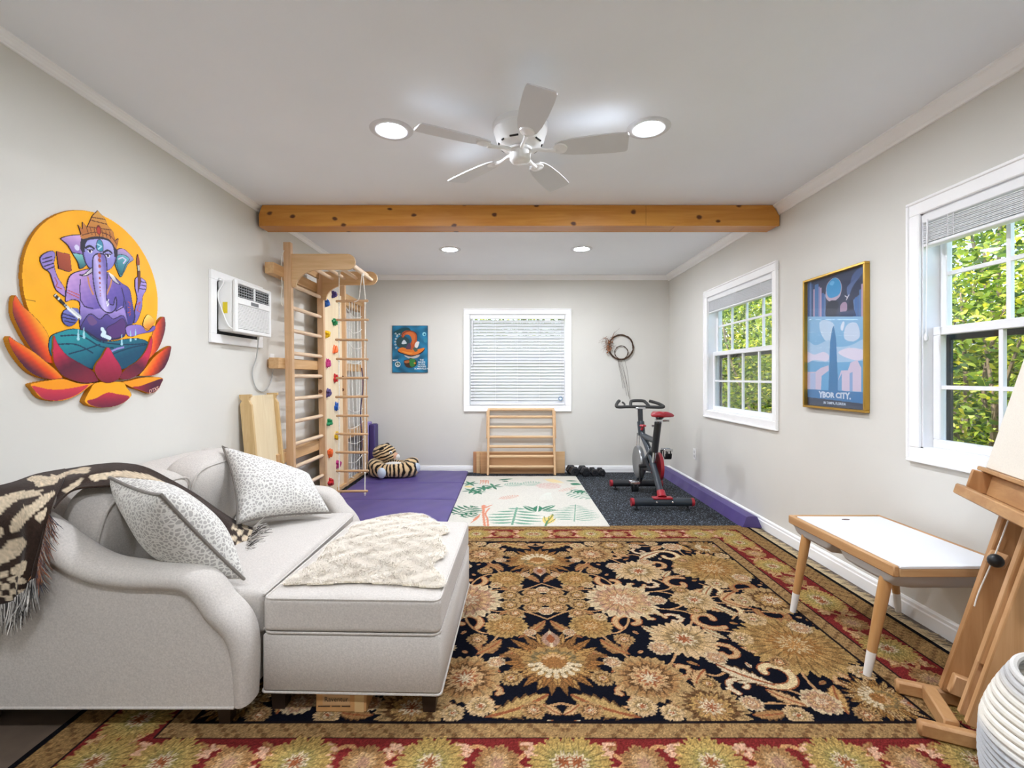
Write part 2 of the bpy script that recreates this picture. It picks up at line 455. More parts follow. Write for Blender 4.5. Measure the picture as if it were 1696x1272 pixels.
# ---- windows: built in a local frame (s along the wall, d out of the room, z up)
def window(name, w, fn, cols, screen):
    loc = fn((w['a']+w['b'])/2, 0, w['z0'])
    r = sframe(name, loc)
    def bx(m, s0, s1, d0, d1, z0, z1, b=0):
        p, q = fn(s0, d0, z0), fn(s1, d1, z1)
        return m.box([min(x, y) for x, y in zip(p, q)], [max(x, y) for x, y in zip(p, q)], b)
    a, b, z0, z1 = w['a'], w['b'], w['z0'], w['z1']; e = CAS
    m = M()
    for (s0, s1, y0, y1) in ((a, b, z1-e, z1), (a, b, z0, z0+e), (a, a+e, z0+e, z1-e), (b-e, b, z0+e, z1-e)):
        bx(m, s0, s1, -.016, 0, y0, y1, .004)
    k = .014
    for (s0, s1, y0, y1) in ((a, b, z1-k, z1), (a, b, z0, z0+k), (a, a+k, z0+k, z1-k), (b-k, b, z0+k, z1-k)):
        bx(m, s0, s1, -.024, -.012, y0, y1, .004)
    m.build('casing', trim_m, r, smooth=20, weld=False)
    a, b, z0, z1 = a+e-.012, b-e+.012, z0+e-.012, z1-e+.012
    j = .018; m = M()
    for (s0, s1, y0, y1) in ((a, b, z1-j, z1), (a, b, z0, z0+j), (a, a+j, z0, z1), (b-j, b, z0, z1)): bx(m, s0, s1, .0005, .139, y0, y1)
    m.build('jamb', vinyl_m, r, smooth=20, weld=False)
    a, b, z0, z1 = a+j, b-j, z0+j, z1-j; zm = (z0+z1)/2
    def sash(nm, y0, y1, d0, d1, fr):
        m = M()
        for (s0, s1, q0, q1) in ((a, b, y1-fr, y1), (a, b, y0, y0+fr), (a, a+fr, y0+fr, y1-fr), (b-fr, b, y0+fr, y1-fr)): bx(m, s0, s1, d0, d1, q0, q1, .003)
        o = m.build(nm, vinyl_m, r, smooth=20, weld=False)
        g0, g1, h0, h1 = a+fr, b-fr, y0+fr, y1-fr; dm = (d0+d1)/2; m = M()
        for i in range(1, cols): x = g0+(g1-g0)*i/cols; bx(m, x-.009, x+.009, dm-.008, dm+.008, h0, h1)
        bx(m, g0, g1, dm-.0085, dm+.0085, (h0+h1)/2-.009, (h0+h1)/2+.009)
        m.build('muntins', vinyl_m, o, smooth=20, weld=False)
        bx(M(), g0, g1, dm-.002, dm+.002, h0, h1).build('glass_pane', glass_m, o, smooth=0)
    sash('upper_sash', zm-.018, z1, .080, .110, .036)
    sash('lower_sash', z0, zm+.018, .046, .076, .040)
    if screen:
        m = M(); fr = .022
        for (s0, s1, q0, q1) in ((a, b, zm-.045, zm-.018), (a, b, z0, z0+fr), (a, a+fr, z0+fr, zm-.045), (b-fr, b, z0+fr, zm-.045)): bx(m, s0, s1, .113, .125, q0, q1)
        m.build('screen_frame', mat('bronze_frame', '#2b2c26', .5), r, smooth=0, weld=False)
        bx(M(), a+fr, b-fr, .118, .119, z0+fr, zm-.045).build('insect_screen', screen_m, r, smooth=0)
    return r
_s = NT('insect_mesh'); _a = _s.n('ShaderNodeBsdfTransparent'); _d = _s.n('ShaderNodeBsdfDiffuse'); _d.inputs['Color'].default_value = (.006, .007, .006, 1)
_x = _s.n('ShaderNodeMixShader'); _x.inputs[0].default_value = .17
_s.l(_a.outputs[0], _x.inputs[1]); _s.l(_d.outputs[0], _x.inputs[2]); _s.l(_x.outputs[0], _s.out.inputs['Surface']); screen_m = _s.m
fB = lambda s, d, z: (s, YB+d, z)
fR = lambda s, d, z: (XR+d, s, z)
window('window_1', W1, fB, 4, False)
window('window_2', W2, fR, 4, True)
window('window_3', W3, fR, 4, True)
# ---- blinds
_s = NT('blind_slat'); _s.set(.45); _s.col('#d9dadd')
_tl = _s.n('ShaderNodeBsdfTranslucent'); _tl.inputs['Color'].default_value = (.85, .85, .87, 1); _x = _s.n('ShaderNodeMixShader'); _x.inputs[0].default_value = .14
_s.l(_s.b.outputs[0], _x.inputs[1]); _s.l(_tl.outputs[0], _x.inputs[2]); _s.l(_x.outputs[0], _s.out.inputs['Surface']); slat_m = _s.m
def raised_blind(w, label, grp):
    a, b, z0, z1 = ins(w); a += .022; b -= .022; zt = z1-.020
    r = thing('window_blind', (XR+.02, (a+b)/2, zt-.15), label, 'blind', grp)
    M().box((XR-.012, a, zt-.042), (XR+.043, b, zt), .004).build('headrail', vinyl_m, r)
    m = M(); n = 12
    for i in range(n):
        z = zt-.049-i*.0075; o = .0015*math.sin(i*2.1)
        m.box((XR-.008+o, a+.004, z-.0045), (XR+.040+o, b-.004, z-.0012), .0008)
    m.build('slat_stack', vinyl_m, r, smooth=30, weld=False)
    zb = zt-.05-n*.0075
    M().box((XR-.008, a+.004, zb-.016), (XR+.040, b-.004, zb), .004).build('bottom_rail', vinyl_m, r)
    for t in (.13, .5, .87):
        m = M(); y = a+(b-a)*t
        for k in range(8):
            z = zt-.048-k*.011
            m.tube([(XR-.011, y-.012+.004*math.sin(k*3), z), (XR-.017, y+.003*math.cos(k*5), z-.006), (XR-.011, y+.012, z-.002)], .0012, 5)
        m.cyl((XR-.011, y-.014, zt-.04), (XR-.011, y-.014, zb), .0012, 5); m.cyl((XR-.011, y+.014, zt-.04), (XR-.011, y+.014, zb), .0012, 5)
        m.build('ladder_cord', vinyl_m, r, weld=False)
    y = b-.035
    m = M().tube([(XR-.014, y, zt-.03), (XR-.016, y, zt-.3), (XR-.015, y+.004, zt-.57)], .0035, 6)
    m.lathe([(0, 0), (.007, .004), (.009, .02), (.005, .04), (.0, .045)], (XR-.015, y+.004, zt-.61), n=12)
    m.build('pull_cord', vinyl_m, r)
raised_blind(W2, 'white blind raised to the top of the window beyond the gold-framed poster', 'raised white blinds')
raised_blind(W3, 'white blind raised to the top of the large window above the easel', 'raised white blinds')
a, b, z0, z1 = ins(W1); a += .022; b -= .022; zt = z1-.020; zb = z0+.026
r = thing('window_blind', ((a+b)/2, YB+.02, zb), 'white lowered blind with open slats on the back wall window', 'blind')
M().box((a, YB-.014, zt-.05), (b, YB+.036, zt), .004).build('headrail', vinyl_m, r)
n = 27; pitch = (zt-.06-zb-.02)/n; m = M()
for i in range(n):
    z = zt-.06-pitch*(i+.5)
    R = rotm('X', 56+rng.normal()*2.0)
    pr = [(-.024, 0), (-.012, .0022), (0, .003), (.012, .0022), (.024, 0), (.012, -.0002), (0, .0006), (-.012, -.0002)]
    def mk(x): return lambda p, q: tuple(R @ Vector((0, p, q))+Vector((x, YB+.012, z)))
    m.prism(pr, mk(a+.004), mk(b-.004))
m.build('slats', slat_m, r, smooth=30, weld=False)
M().box((a+.004, YB-.012, zb-.004), (b-.004, YB+.034, zb+.016), .004).build('bottom_rail', vinyl_m, r)
for t in (.05, .27, .5, .73, .95):
    m = M(); x = a+(b-a)*t
    for q in (-.020, .042): m.cyl((x, YB+q, zt-.05), (x, YB+q, zb), .0012, 5)
    m.build('ladder_cord', vinyl_m, r, weld=False)
m = M().cyl((a+.03, YB-.024, zt-.04), (a+.03, YB-.026, zt-.62), .004, 8)
m.build('tilt_wand', vinyl_m, r)
# round sticker on the glass reads through the slats in the photo as a small blue mark on the blind
m = M().prism([(.028*math.cos(k*PI/4+PI/8), .028*math.sin(k*PI/4+PI/8)) for k in range(8)], lambda p, q: (.648+p, YB-.018, .925+q), lambda p, q: (.648+p, YB-.0195, .925+q))
st = m.build('sticker', mat('sticker_blue', '#6d8fae', .5)); tag(st, 'small blue octagonal security sticker low on the back window blind', 'sticker')
st['category'] = 'sticker'
o_ = M().prism([(.017*math.cos(k*PI/8), .012*math.sin(k*PI/8)) for k in range(16)], lambda p, q: (.648+p, YB-.0196, .925+q), lambda p, q: (.648+p, YB-.0204, .925+q)).build('sticker_centre', mat('sticker_white', '#e6edf2', .5), st)
# ================================================================ ceiling beam
beamX = wood('honey_pine_beam', '#bd7a2c', '#d29540', 'X', .4, 9, knots=(5.2, .09, '#5a3010'), coat=.15)
r = thing('ceiling_beam', ((XL+XR)/2, 3.58, 2.3), 'honey-stained knotty pine beam spanning the room under the ceiling', 'beam')
zb = 2.305
prof = [(-1.834, zb), (1.994, zb), (1.994, zb+.068), (1.945, ZC-.002), (-1.815, ZC-.002), (-1.834, zb+.09)]
def clip(x0, x1):
    return [(max(x0, min(x1, p)), q) for p, q in prof]
M().prism([(-1.834, zb), (1.012, zb), (1.012, ZC-.003), (-1.812, ZC-.003), (-1.836, zb+.085)], lambda p, q: (p, 3.51, q), lambda p, q: (p, 3.53, q)).build('front_board', beamX, r, smooth=0)
M().prism([(1.014, zb), (1.994, zb), (1.994, zb+.075), (1.944, ZC-.003), (1.014, ZC-.003)], lambda p, q: (p, 3.51, q), lambda p, q: (p, 3.53, q)).build('front_board', beamX, r, smooth=0)
for x0, x1 in ((-1.845, -1.01), (-1.007, 1.228), (1.231, 1.985)):
    M().box((x0, 3.531, zb-.0), (x1, 3.645, zb+.018), .002).build('underside_board', wood('honey_pine_plain', '#b5722a', '#c98a3a', 'X', .4, 9, coat=.1), r, smooth=0)
M().box((-1.845, 3.646, zb), (1.985, 3.664, ZC-.003), .002).build('back_board', beamX, r, smooth=0)
# ================================================================ recessed lights
glow_m = emis('lamp_diffuser', '#eff4fd', LAMP)
for (x, y, lb) in ((-.60, 2.447, 'round recessed ceiling light left of the fan'), (.714, 2.43, 'round recessed ceiling light right of the fan'),
               (-.58, 4.73, 'round recessed ceiling light left of the two beyond the beam'), (.722, 4.71, 'round recessed ceiling light right of the two beyond the beam'),
               (-.60, .25, 'added, unseen recessed ceiling light on the left, behind the camera'), (.714, .25, 'added, unseen recessed ceiling light on the right, behind the camera')):  # this last pair is unseen, added at the same spacing to even out the light
    r = thing('recessed_light', (x, y, ZC), lb, 'ceiling light', 'recessed ceiling lights')
    M().lathe([(.069, -.0035), (.074, -.007), (.104, -.0055), (.110, -.0005), (.066, -.0005), (.069, -.0035)], (x, y, ZC), n=40).build('trim_ring', mat('ring_white', '#d4d5d8', .4), r)
    M().lathe([(0, -.0030), (.0675, -.0030), (.0675, -.0012), (0, -.0012)], (x, y, ZC), n=40).build('diffuser', glow_m, r)
# ================================================================ ceiling fan
cx, cy = .06, 2.405
r = thing('ceiling_fan', (cx, cy, ZC), 'white five-blade ceiling fan mounted close to the ceiling', 'ceiling fan')
M().lathe([(.138, 0), (.138, -.026), (.134, -.030), (.134, -.038), (.131, -.042), (.120, -.082), (.116, -.085), (.114, -.092), (.100, -.108), (.062, -.116), (0, -.116)], (cx, cy, ZC), n=48).build('motor_housing', white_m, r)
for k in range(10):
    a = 2*PI*k/10; R = rotm('Z', math.degrees(a)); m = M()
    m.box((-.004, -.022 if k % 2 else -.009, -.003), (.004, .022 if k % 2 else .009, .003), .001, R @ rotm('Y', -38), Vector((cx, cy, ZC-.1005))+R @ Vector((.1075, 0, 0)))
    m.build('vent_slot', dark_m, r, weld=False)
M().lathe([(.052, -.116), (.060, -.120), (.060, -.132), (.048, -.134), (.048, -.137), (.053, -.139), (.053, -.172), (.046, -.184), (.03, -.190), (0, -.192)], (cx, cy, ZC), n=40).build('switch_cup', white_m, r)
out = []
for (t, hw) in ((.175, .030), (.20, .046), (.26, .058), (.36, .066), (.46, .068), (.505, .066)): out.append((t, hw))
tip = [(.53-.016+.016*math.cos(q), .050+.016*math.sin(q)) for q in (PI/2, PI/4, 0)]
up = [(p, q) for p, q in out]+tip
poly = up+[(p, -q) for p, q in reversed(up)]
for k in range(5):
    ang = -82+72*k; R = rotm('Z', ang)
    Rp = R @ rotm('X', -12)
    base = Vector((cx, cy, ZC-.128))
    bl = M().prism(poly, lambda p, q: tuple(Rp @ Vector((p, q, -.003))+base), lambda p, q: tuple(Rp @ Vector((p, q, .003))+base)).build('blade', mat('fan_blade', '#d6d7d9', .45, var=.01), r)
    m = M().tube([R @ Vector((.05, 0, -.004))+base, R @ Vector((.09, 0, -.001))+base, R @ Vector((.135, .0, -.010))+base, R @ Vector((.18, 0, -.010))+base], [.012, .009, .009, .012], 8)
    m.lathe([(0, -.018), (.010, -.017), (.022, -.012), (.034, -.010), (.037, -.004), (.034, -.002), (0, -.002)], R @ Vector((.2, 0, 0))+base, Rp, 24)
    m.build('blade_arm', white_m, r, weld=False)
# ================================================================ painted wooden cut-out on the left wall
def zl(px, py): return on_left(px/3.5333, py/3.5333+330)
def zp(*pts): return [zl(*p) for p in pts]
art = R2(1.74, .93, 2.66, 2.0, .0024, '#f7ab17')
INK = '#2b2145'; ow = .0075
def shade(c0, c1, ax, ay, bx, by, c2=None, nz=.018):
    """painted blend between two paints along a line given in tracing units"""
    (x0, y0), (x1, y1) = zl(ax, ay), zl(bx, by); dx, dy = x1-x0, y1-y0; L = dx*dx+dy*dy
    k0, k1 = np.array(hexc(c0)), np.array(hexc(c1))
    def f(X, Y):
        t = np.clip(((X-x0)*dx+(Y-y0)*dy)/L, 0, 1)
        t = np.clip(t+nz*np.sin(X*160+Y*90)+nz*.7*np.sin(Y*310-X*120), 0, 1)[..., None]
        if c2 is None: return k0*(1-t)+k1*t
        k2 = np.array(hexc(c2)); return np.where(t < .5, k0*(1-2*t)+k1*2*t, k1*(2-2*t)+k2*(2*t-1))
    return f
layers = {}
def mask_of(*polys):
    X, Y = np.meshgrid(art.x, art.y); m = np.zeros(X.shape, bool)
    for p in polys: m |= art.inside(p, X, Y)
    return m
def P(pts, col, outline=True, w=ow, sm=5):
    q = smoothpts(pts and zp(*pts), sm, True) if sm else zp(*pts)
    art.poly(q, col)
    if outline: art.line(q, w, INK, True)
    return q
# --- seated figure
fig = []
fig.append(P([(205, 345), (240, 310), (280, 300), (300, 322), (293, 380), (312, 450), (352, 515), (362, 570), (335, 560), (300, 530), (280, 480), (262, 430), (225, 402)], shade('#8d7cc4', '#b48ad0', 230, 340, 330, 540)))
for q in ((225, 350, 275, 335), (222, 372, 280, 355), (232, 393, 285, 375), (245, 412, 290, 395)): art.line(zp(q[:2], q[2:]), .005, INK)
art.line(zp((295, 460), (310, 490), (300, 510), (335, 525)), .004, '#b0523a')
fig.append(P([(303, 303), (385, 320), (397, 420), (380, 427), (316, 406)], shade('#8f3a22', '#b5512f', 310, 410, 390, 320), True, .004, 0))
fig.append(P([(770, 462), (800, 455), (835, 482), (836, 530), (816, 572), (810, 640), (782, 715), (758, 722), (768, 640), (780, 580), (768, 520)], shade('#a791d6', '#6f62b4', 790, 470, 780, 710)))
for q in ((785, 480, 832, 487), (785, 500, 835, 508), (788, 522, 832, 528)): art.line(zp(q[:2], q[2:]), .0045, INK)
art.line(zp((775, 620), (800, 600), (780, 650), (798, 660)), .004, '#c0503c')
fig.append(P([(786, 318), (797, 360), (796, 385), (779, 385), (777, 355)], '#93402a', True, .003, 3))
fig.append(P([(780, 385), (796, 385), (800, 420), (784, 420)], '#b9b5a6', True, .003, 0))
fig.append(P([(784, 420), (801, 420), (804, 480), (786, 545)], '#6b3a20', True, .003, 0))
fig.append(P([(328, 230), (370, 212), (420, 206), (460, 215), (470, 300), (487, 370), (470, 400), (440, 408), (430, 370), (400, 320), (368, 268)], shade('#cfa6d8', '#7b5fae', 400, 210, 400, 320)))
P([(398, 318), (430, 318), (470, 330), (485, 372), (466, 398), (442, 404), (432, 370)], shade('#7fc4c0', '#24606a', 440, 325, 450, 400), True, .004)
art.ell(*zl(425, 283), .012, .012, '#d8d2ee')
fig.append(P([(653, 305), (690, 285), (730, 310), (762, 352), (730, 380), (710, 420), (686, 458), (664, 420), (648, 370)], shade('#c898cf', '#2a7f88', 700, 290, 690, 410)))
P([(660, 335), (700, 325), (735, 350), (712, 385), (690, 440), (668, 410)], shade('#6bb0c0', '#1f6a78', 700, 330, 685, 430), True, .003)
art.line(zp((670, 350), (695, 340), (715, 355), (700, 375)), .006, '#d9cdeb')
fig.append(P([(372, 470), (395, 435), (450, 415), (520, 405), (620, 430), (690, 488), (735, 520), (752, 590), (766, 700), (722, 780), (690, 815), (600, 828), (520, 812), (455, 780), (438, 700), (442, 610), (400, 590), (358, 600), (360, 540)], shade('#c49ad6', '#6a58ac', 420, 430, 690, 780, '#3d3a86')))
P([(448, 590), (470, 630), (520, 645), (560, 640), (600, 660), (650, 655), (700, 630), (720, 780), (600, 828), (470, 790), (445, 700)], shade('#a08ad0', '#2d2c6e', 560, 640, 560, 800), False)
P([(450, 770), (480, 690), (512, 672), (560, 702), (600, 672), (640, 700), (692, 680), (714, 710), (722, 785), (650, 820), (560, 820)], shade('#5a4a94', '#2e2c66', 560, 690, 560, 800), True, .004)
P([(600, 760), (650, 725), (700, 700), (716, 780), (640, 815)], '#553473', True, .003)
P([(485, 700), (510, 682), (545, 720), (510, 740)], '#6b4f80', False)
art.line(zp((575, 760), (588, 780), (575, 795), (600, 805), (618, 812)), .018, '#cfe3f0')
art.line(zp((372, 532), (440, 562)), .004, '#c0503c'); art.line(zp((368, 546), (438, 578)), .004, '#c0503c')
art.line(zp((446, 470), (442, 520), (446, 590), (470, 628), (520, 640)), .005, INK)
art.line(zp((690, 520), (705, 580), (700, 630), (655, 655)), .005, INK)
art.line(zp((712, 590), (722, 700)), .004, INK)
for k in range(6): art.line(zp((742, 610+k*12), (728+8*(k % 2), 600+k*16)), .004, '#b84a34')
for (sx, s2) in ((490, 1), (632, -1)):
    art.line(smoothpts(zp((sx, 455), (sx+8*s2, 500), (sx+30*s2, 555)), 5), .008, '#c98a5a')
fig.append(P([(455, 235), (482, 205), (560, 200), (640, 240), (662, 300), (645, 385), (605, 420), (560, 420), (500, 405), (472, 360), (458, 300)], shade('#9a92d8', '#6d66b8', 560, 230, 560, 410)))
art.line(smoothpts(zp((462, 290), (470, 230), (520, 215), (590, 220), (640, 262), (650, 320)), 6), .028, '#262236')
P([(476, 262), (520, 238), (600, 240), (640, 285), (640, 380), (600, 415), (505, 398), (478, 350)], shade('#b0aee4', '#7a74c4', 560, 240, 560, 400), False)
for (ex, ey) in ((502, 303), (608, 329)):
    art.line(smoothpts(zp((ex-26, ey-18), (ex, ey-30), (ex+24, ey-14)), 4), .009, '#262236')
    art.ell(*zl(ex, ey), .012, .009, '#e8e4f2'); art.ell(*zl(ex, ey), .0065, .0075, '#241c34')
    art.line(zp((ex-16, ey-8), (ex+18, ey-6)), .005, '#241c34')
P([(540, 262), (550, 238), (568, 240), (580, 270), (578, 302), (556, 304), (540, 288)], '#3f8fae', True, .003)
art.line(zp((545, 262), (570, 276), (552, 292)), .006, '#a9d8e2')
P([(440, 442), (470, 438), (512, 400), (526, 416), (492, 442), (462, 448)], shade('#f2eee2', '#b9b2c4', 470, 430, 500, 445), True, .004)
P([(610, 425), (632, 428), (662, 475), (680, 498), (650, 487), (622, 455)], shade('#f2eee2', '#b9b2c4', 640, 440, 640, 480), True, .004)
P([(526, 330), (590, 328), (603, 430), (600, 540), (602, 590), (616, 612), (640, 618), (646, 592), (655, 573), (660, 600), (654, 640), (626, 664), (590, 656), (560, 622), (540, 570), (525, 500), (518, 420)], shade('#7d74bc', '#c9bcec', 520, 470, 600, 470, '#7468b4'), True, .006)
for k, y in enumerate((330, 357, 392, 430, 462, 490, 515, 535, 552, 566)):
    art.ell(*zl(558+k*.6, y), max(.003, .009-k*.0009), max(.003, .010-k*.001), '#a8503c')
art.line(zp((600, 600), (606, 625), (614, 612), (606, 600), (612, 588)), .004, '#eef0fa')
fig.append(P([(428, 143), (458, 172), (456, 128), (485, 160), (500, 128), (515, 95), (548, 62), (592, 112), (610, 156), (640, 188), (652, 240), (676, 222), (662, 285), (622, 232), (572, 210), (520, 208), (455, 222)], shade('#d9a24a', '#b56a2e', 560, 80, 560, 220), True, .005, 0))
art.line(smoothpts(zp((458, 218), (520, 203), (575, 206), (625, 228), (662, 280)), 5), .022, '#c07a3a')
art.line(smoothpts(zp((456, 210), (520, 194), (580, 197), (630, 222), (664, 270)), 5), .004, '#5a2a14')
for q in ((505, 122, 600, 146), (512, 105, 590, 118), (482, 160, 625, 180)): art.line(zp(q[:2], q[2:]), .004, '#5a2a14')
for k in range(7): art.line(zp((480+k*23, 160+k*5), (492+k*22, 200+k*5)), .004, '#5a2a14')
art.ell(*zl(554, 180), .013, .022, '#6a1c14'); art.ell(*zl(554, 183), .009, .015, '#b53a24')
fig.append(P([(335, 690), (345, 652), (390, 635), (434, 640), (440, 690), (416, 730), (380, 746), (346, 726)], shade('#7a80c8', '#4a4f9c', 360, 640, 400, 740), True, .006))
for q in ((340, 668, 412, 690), (342, 690, 415, 708), (352, 712, 412, 724)): art.line(zp(q[:2], q[2:]), .005, INK)
fig.append(smoothpts(zp((286, 565), (300, 550), (440, 690), (426, 700)), 1, True))
art.line(zp((292, 560), (440, 692)), .020, '#c9cdd2'); art.line(zp((315, 575), (352, 612)), .024, '#22252b')
art.line(zp((300, 600), (330, 570)), .007, '#dfe3e6'); art.line(zp((335, 640), (378, 596)), .007, '#8a9098'); art.line(zp((372, 640), (440, 696)), .007, '#eef0f2')
fig.append(P([(718, 742), (800, 734), (840, 770), (880, 738), (890, 755), (870, 776), (800, 790), (750, 806), (720, 792)], shade('#9a80cc', '#6f5cb0', 730, 750, 860, 780), True, .006))
fig.append(P([(848, 673), (880, 700), (882, 730), (850, 762), (818, 748), (816, 720), (828, 690)], shade('#f4dc72', '#e07f22', 835, 685, 860, 755), True, .004))
fig.append(P([(258, 830), (275, 795), (330, 772), (400, 756), (470, 768), (560, 822), (640, 828), (700, 818), (780, 812), (842, 830), (862, 870), (850, 920), (780, 962), (680, 1000), (540, 1000), (440, 972), (340, 940), (282, 930), (258, 880)], shade('#1f8d98', '#0c4a66', 500, 780, 560, 980)))
for q in (((330, 800), (450, 800), (560, 860), (640, 870)), ((300, 850), (420, 850), (520, 900)), ((840, 850), (740, 870), (640, 905), (600, 930)), ((380, 905), (470, 880), (560, 850)), ((470, 770), (560, 832), (700, 850), (830, 845))):
    art.line(smoothpts(zp(*q), 5), .006, '#0a3350')
for (tx, ty) in ((433, 800), (466, 790), (690, 830), (742, 808), (772, 800)):
    art.line(zp((tx, ty-38), (tx, ty+18)), [.003, .013], '#9fd0dc'); 
art.line(zp((625, 892), (660, 876), (700, 866)), .009, '#8f86c8')
fig_mask = mask_of(*fig)
fig_col = art.c.copy()
(c0y, c0z) = (2.172, 1.578)
X, Y = np.meshgrid(art.x, art.y)
disc_mask = (X-c0y)**2+(Y-c0z)**2 < .353**2
art_root = thing('wall_art', (XL, 2.17, .97), 'painted wooden cut-out of a purple elephant-headed figure on a lotus, yellow disc behind', 'wall art')
art_m = vcol('painted_plywood', .45, bump=.05, bscale=120, spec=.35)
front = lambda d: (lambda a, b: np.stack([np.full_like(a, XL+d), a, b], 1))
art.c[:] = np.array(hexc('#fdb212'))*(1+.02*np.sin(X*40)*np.sin(Y*33))[..., None]
art.line([(1.83, 1.49), (1.87, 1.488)], .003, '#7a4a08')
art.sheet('sun_disc', front(.015), art_m, art_root, disc_mask, front(.001), '#c98412')
art.c = fig_col
art.sheet('seated_figure', front(.0185), art_m, art_root, fig_mask, front(.0155), '#2b2145')
def petal(pts, mid, cols, d, axis, inner=None):
    q = smoothpts(zp(*pts), 5, True)
    art.poly(q, cols[0])
    if inner: art.poly(smoothpts(zp(*inner), 5, True), shade(cols[1], cols[2], *axis, c2=cols[3] if len(cols) > 3 else None))
    if not inner: art.poly(q, shade(cols[1], cols[2], *axis, c2=cols[3] if len(cols) > 3 else None))
    art.line(q, .005, '#3a1420' if not inner else '#8a4a10', True)
    art.sheet('lotus_petal', front(d), art_m, art_root, mask_of(q), front(.001), '#c98412')
OR, MG, DK = '#f59a1c', '#b3223f', '#4f1b34'
petal([(66, 560), (46, 605), (50, 680), (78, 745), (112, 812), (150, 870), (205, 935), (272, 962), (288, 950), (262, 800), (215, 725), (165, 672), (110, 622)], 0, (OR, '#f7a41e', '#e0481e', '#4f1b34'), .017, (212, 742, 108, 798))
petal([(22, 800), (18, 835), (48, 902), (92, 962), (142, 1012), (202, 1042), (272, 1056), (332, 1050), (336, 1035), (290, 988), (240, 948), (188, 905), (118, 858), (60, 825)], 0, (OR, '#f7a41e', '#e0481e', '#4f1b34'), .0205, (196, 906, 134, 984))
petal([(943, 686), (951, 740), (940, 800), (912, 870), (870, 922), (842, 942), (838, 930), (848, 880), (860, 830), (880, 762), (908, 712)], 0, (OR, '#f7a41e', '#e0481e', '#4f1b34'), .017, (853, 798, 937, 832))
petal([(977, 858), (976, 900), (960, 952), (930, 1000), (880, 1030), (812, 1036), (790, 1030), (828, 985), (870, 930), (920, 888)], 0, (OR, '#f7a41e', '#e0481e', '#4f1b34'), .0205, (860, 920, 930, 990))
petal([(690, 1070), (740, 1100), (800, 1120), (860, 1138), (902, 1116), (922, 1080), (932, 1048), (880, 1038), (800, 1043), (740, 1058)], 0, (OR, '#a3243c', '#4f1b34'), .0205, (780, 1070, 860, 1130), [(750, 1100), (800, 1092), (860, 1070), (928, 1050), (918, 1085), (895, 1118), (858, 1134), (800, 1118)])
petal([(143, 1083), (170, 1122), (192, 1152), (232, 1173), (300, 1183), (372, 1172), (440, 1140), (500, 1096), (525, 1075), (440, 1076), (340, 1048), (250, 1058), (180, 1070)], 0, (OR, '#d03a4a', '#a02848'), .0205, (300, 1110, 300, 1180), [(155, 1095), (200, 1100), (260, 1112), (340, 1112), (420, 1100), (490, 1088), (430, 1138), (360, 1168), (290, 1178), (225, 1168)])
petal([(468, 1165), (466, 1190), (502, 1211), (562, 1220), (630, 1215), (692, 1195), (736, 1160), (742, 1135), (716, 1100), (690, 1068), (600, 1066), (525, 1075), (492, 1120)], 0, ('#f7a91c', '#c03048', '#6a1f38'), .0225, (600, 1135, 600, 1215), [(480, 1180), (530, 1165), (600, 1132), (660, 1140), (730, 1155), (690, 1192), (630, 1212), (560, 1217), (505, 1206)])
petal([(283, 795), (274, 860), (276, 930), (292, 980), (332, 1032), (392, 1060), (462, 1076), (530, 1070), (546, 1060), (520, 1010), (470, 975), (410, 942), (358, 908), (310, 850)], 0, (MG, '#c8284c', '#5a1c34', '#7c2238'), .0235, (340, 880, 420, 1060))
petal([(860, 800), (866, 850), (850, 922), (820, 990), (780, 1030), (722, 1055), (672, 1050), (680, 1020), (722, 980), (780, 942), (828, 880)], 0, (MG, '#c8284c', '#5a1c34', '#7c2238'), .0235, (800, 900, 750, 1050))
petal([(600, 863), (640, 922), (672, 970), (682, 1010), (666, 1050), (622, 1073), (580, 1073), (540, 1050), (518, 1000), (530, 960), (562, 920)], 0, (MG, '#c82a56', '#7c1c34'), .026, (600, 890, 600, 1070))
def sgn(x, y, z):
    (a, b) = zl(877, 1116); return (XL+.0214+z, a+x, b+y+x*.3)
text('signature', 'DTX5', .026, sgn, mat('signature_paint', '#e8b8a8', .5), art_root, bold=.0004, depth=.0006)
# ================================================================ air conditioner
r = thing('air_conditioner', (XL, 3.28, 1.41), 'white window air conditioner set through the left wall in a white frame', 'air conditioner')
def zac(lo, hi, b=.004): return M().box(lo, hi, b)
m = M(); y0, y1, z0, z1 = 2.972, 3.60, 1.409, 1.867; e = .058
for lo, hi in (((XL, y0, z1-e), (XL+.02, y1, z1)), ((XL, y0, z0), (XL+.02, y1, z0+e)), ((XL, y0, z0+e), (XL+.02, y0+e, z1-e)), ((XL, y1-e, z0+e), (XL+.02, y1, z1-e))): m.box(lo, hi, .003)
m.build('wall_frame', trim_m, r, smooth=20, weld=False)
M().box((XL+.0005, y0+e, z0+e), (XL+.004, y1-e, z1-e)).build('gap_filler', dark_m, r)
A0, A1, B0, B1, XF = 3.048, 3.50, 1.487, 1.815, XL+.13
M().box((XL+.005, A0, B0), (XF-.02, A1, B1), .012).build('cabinet', plastic_w, r)
m = M()
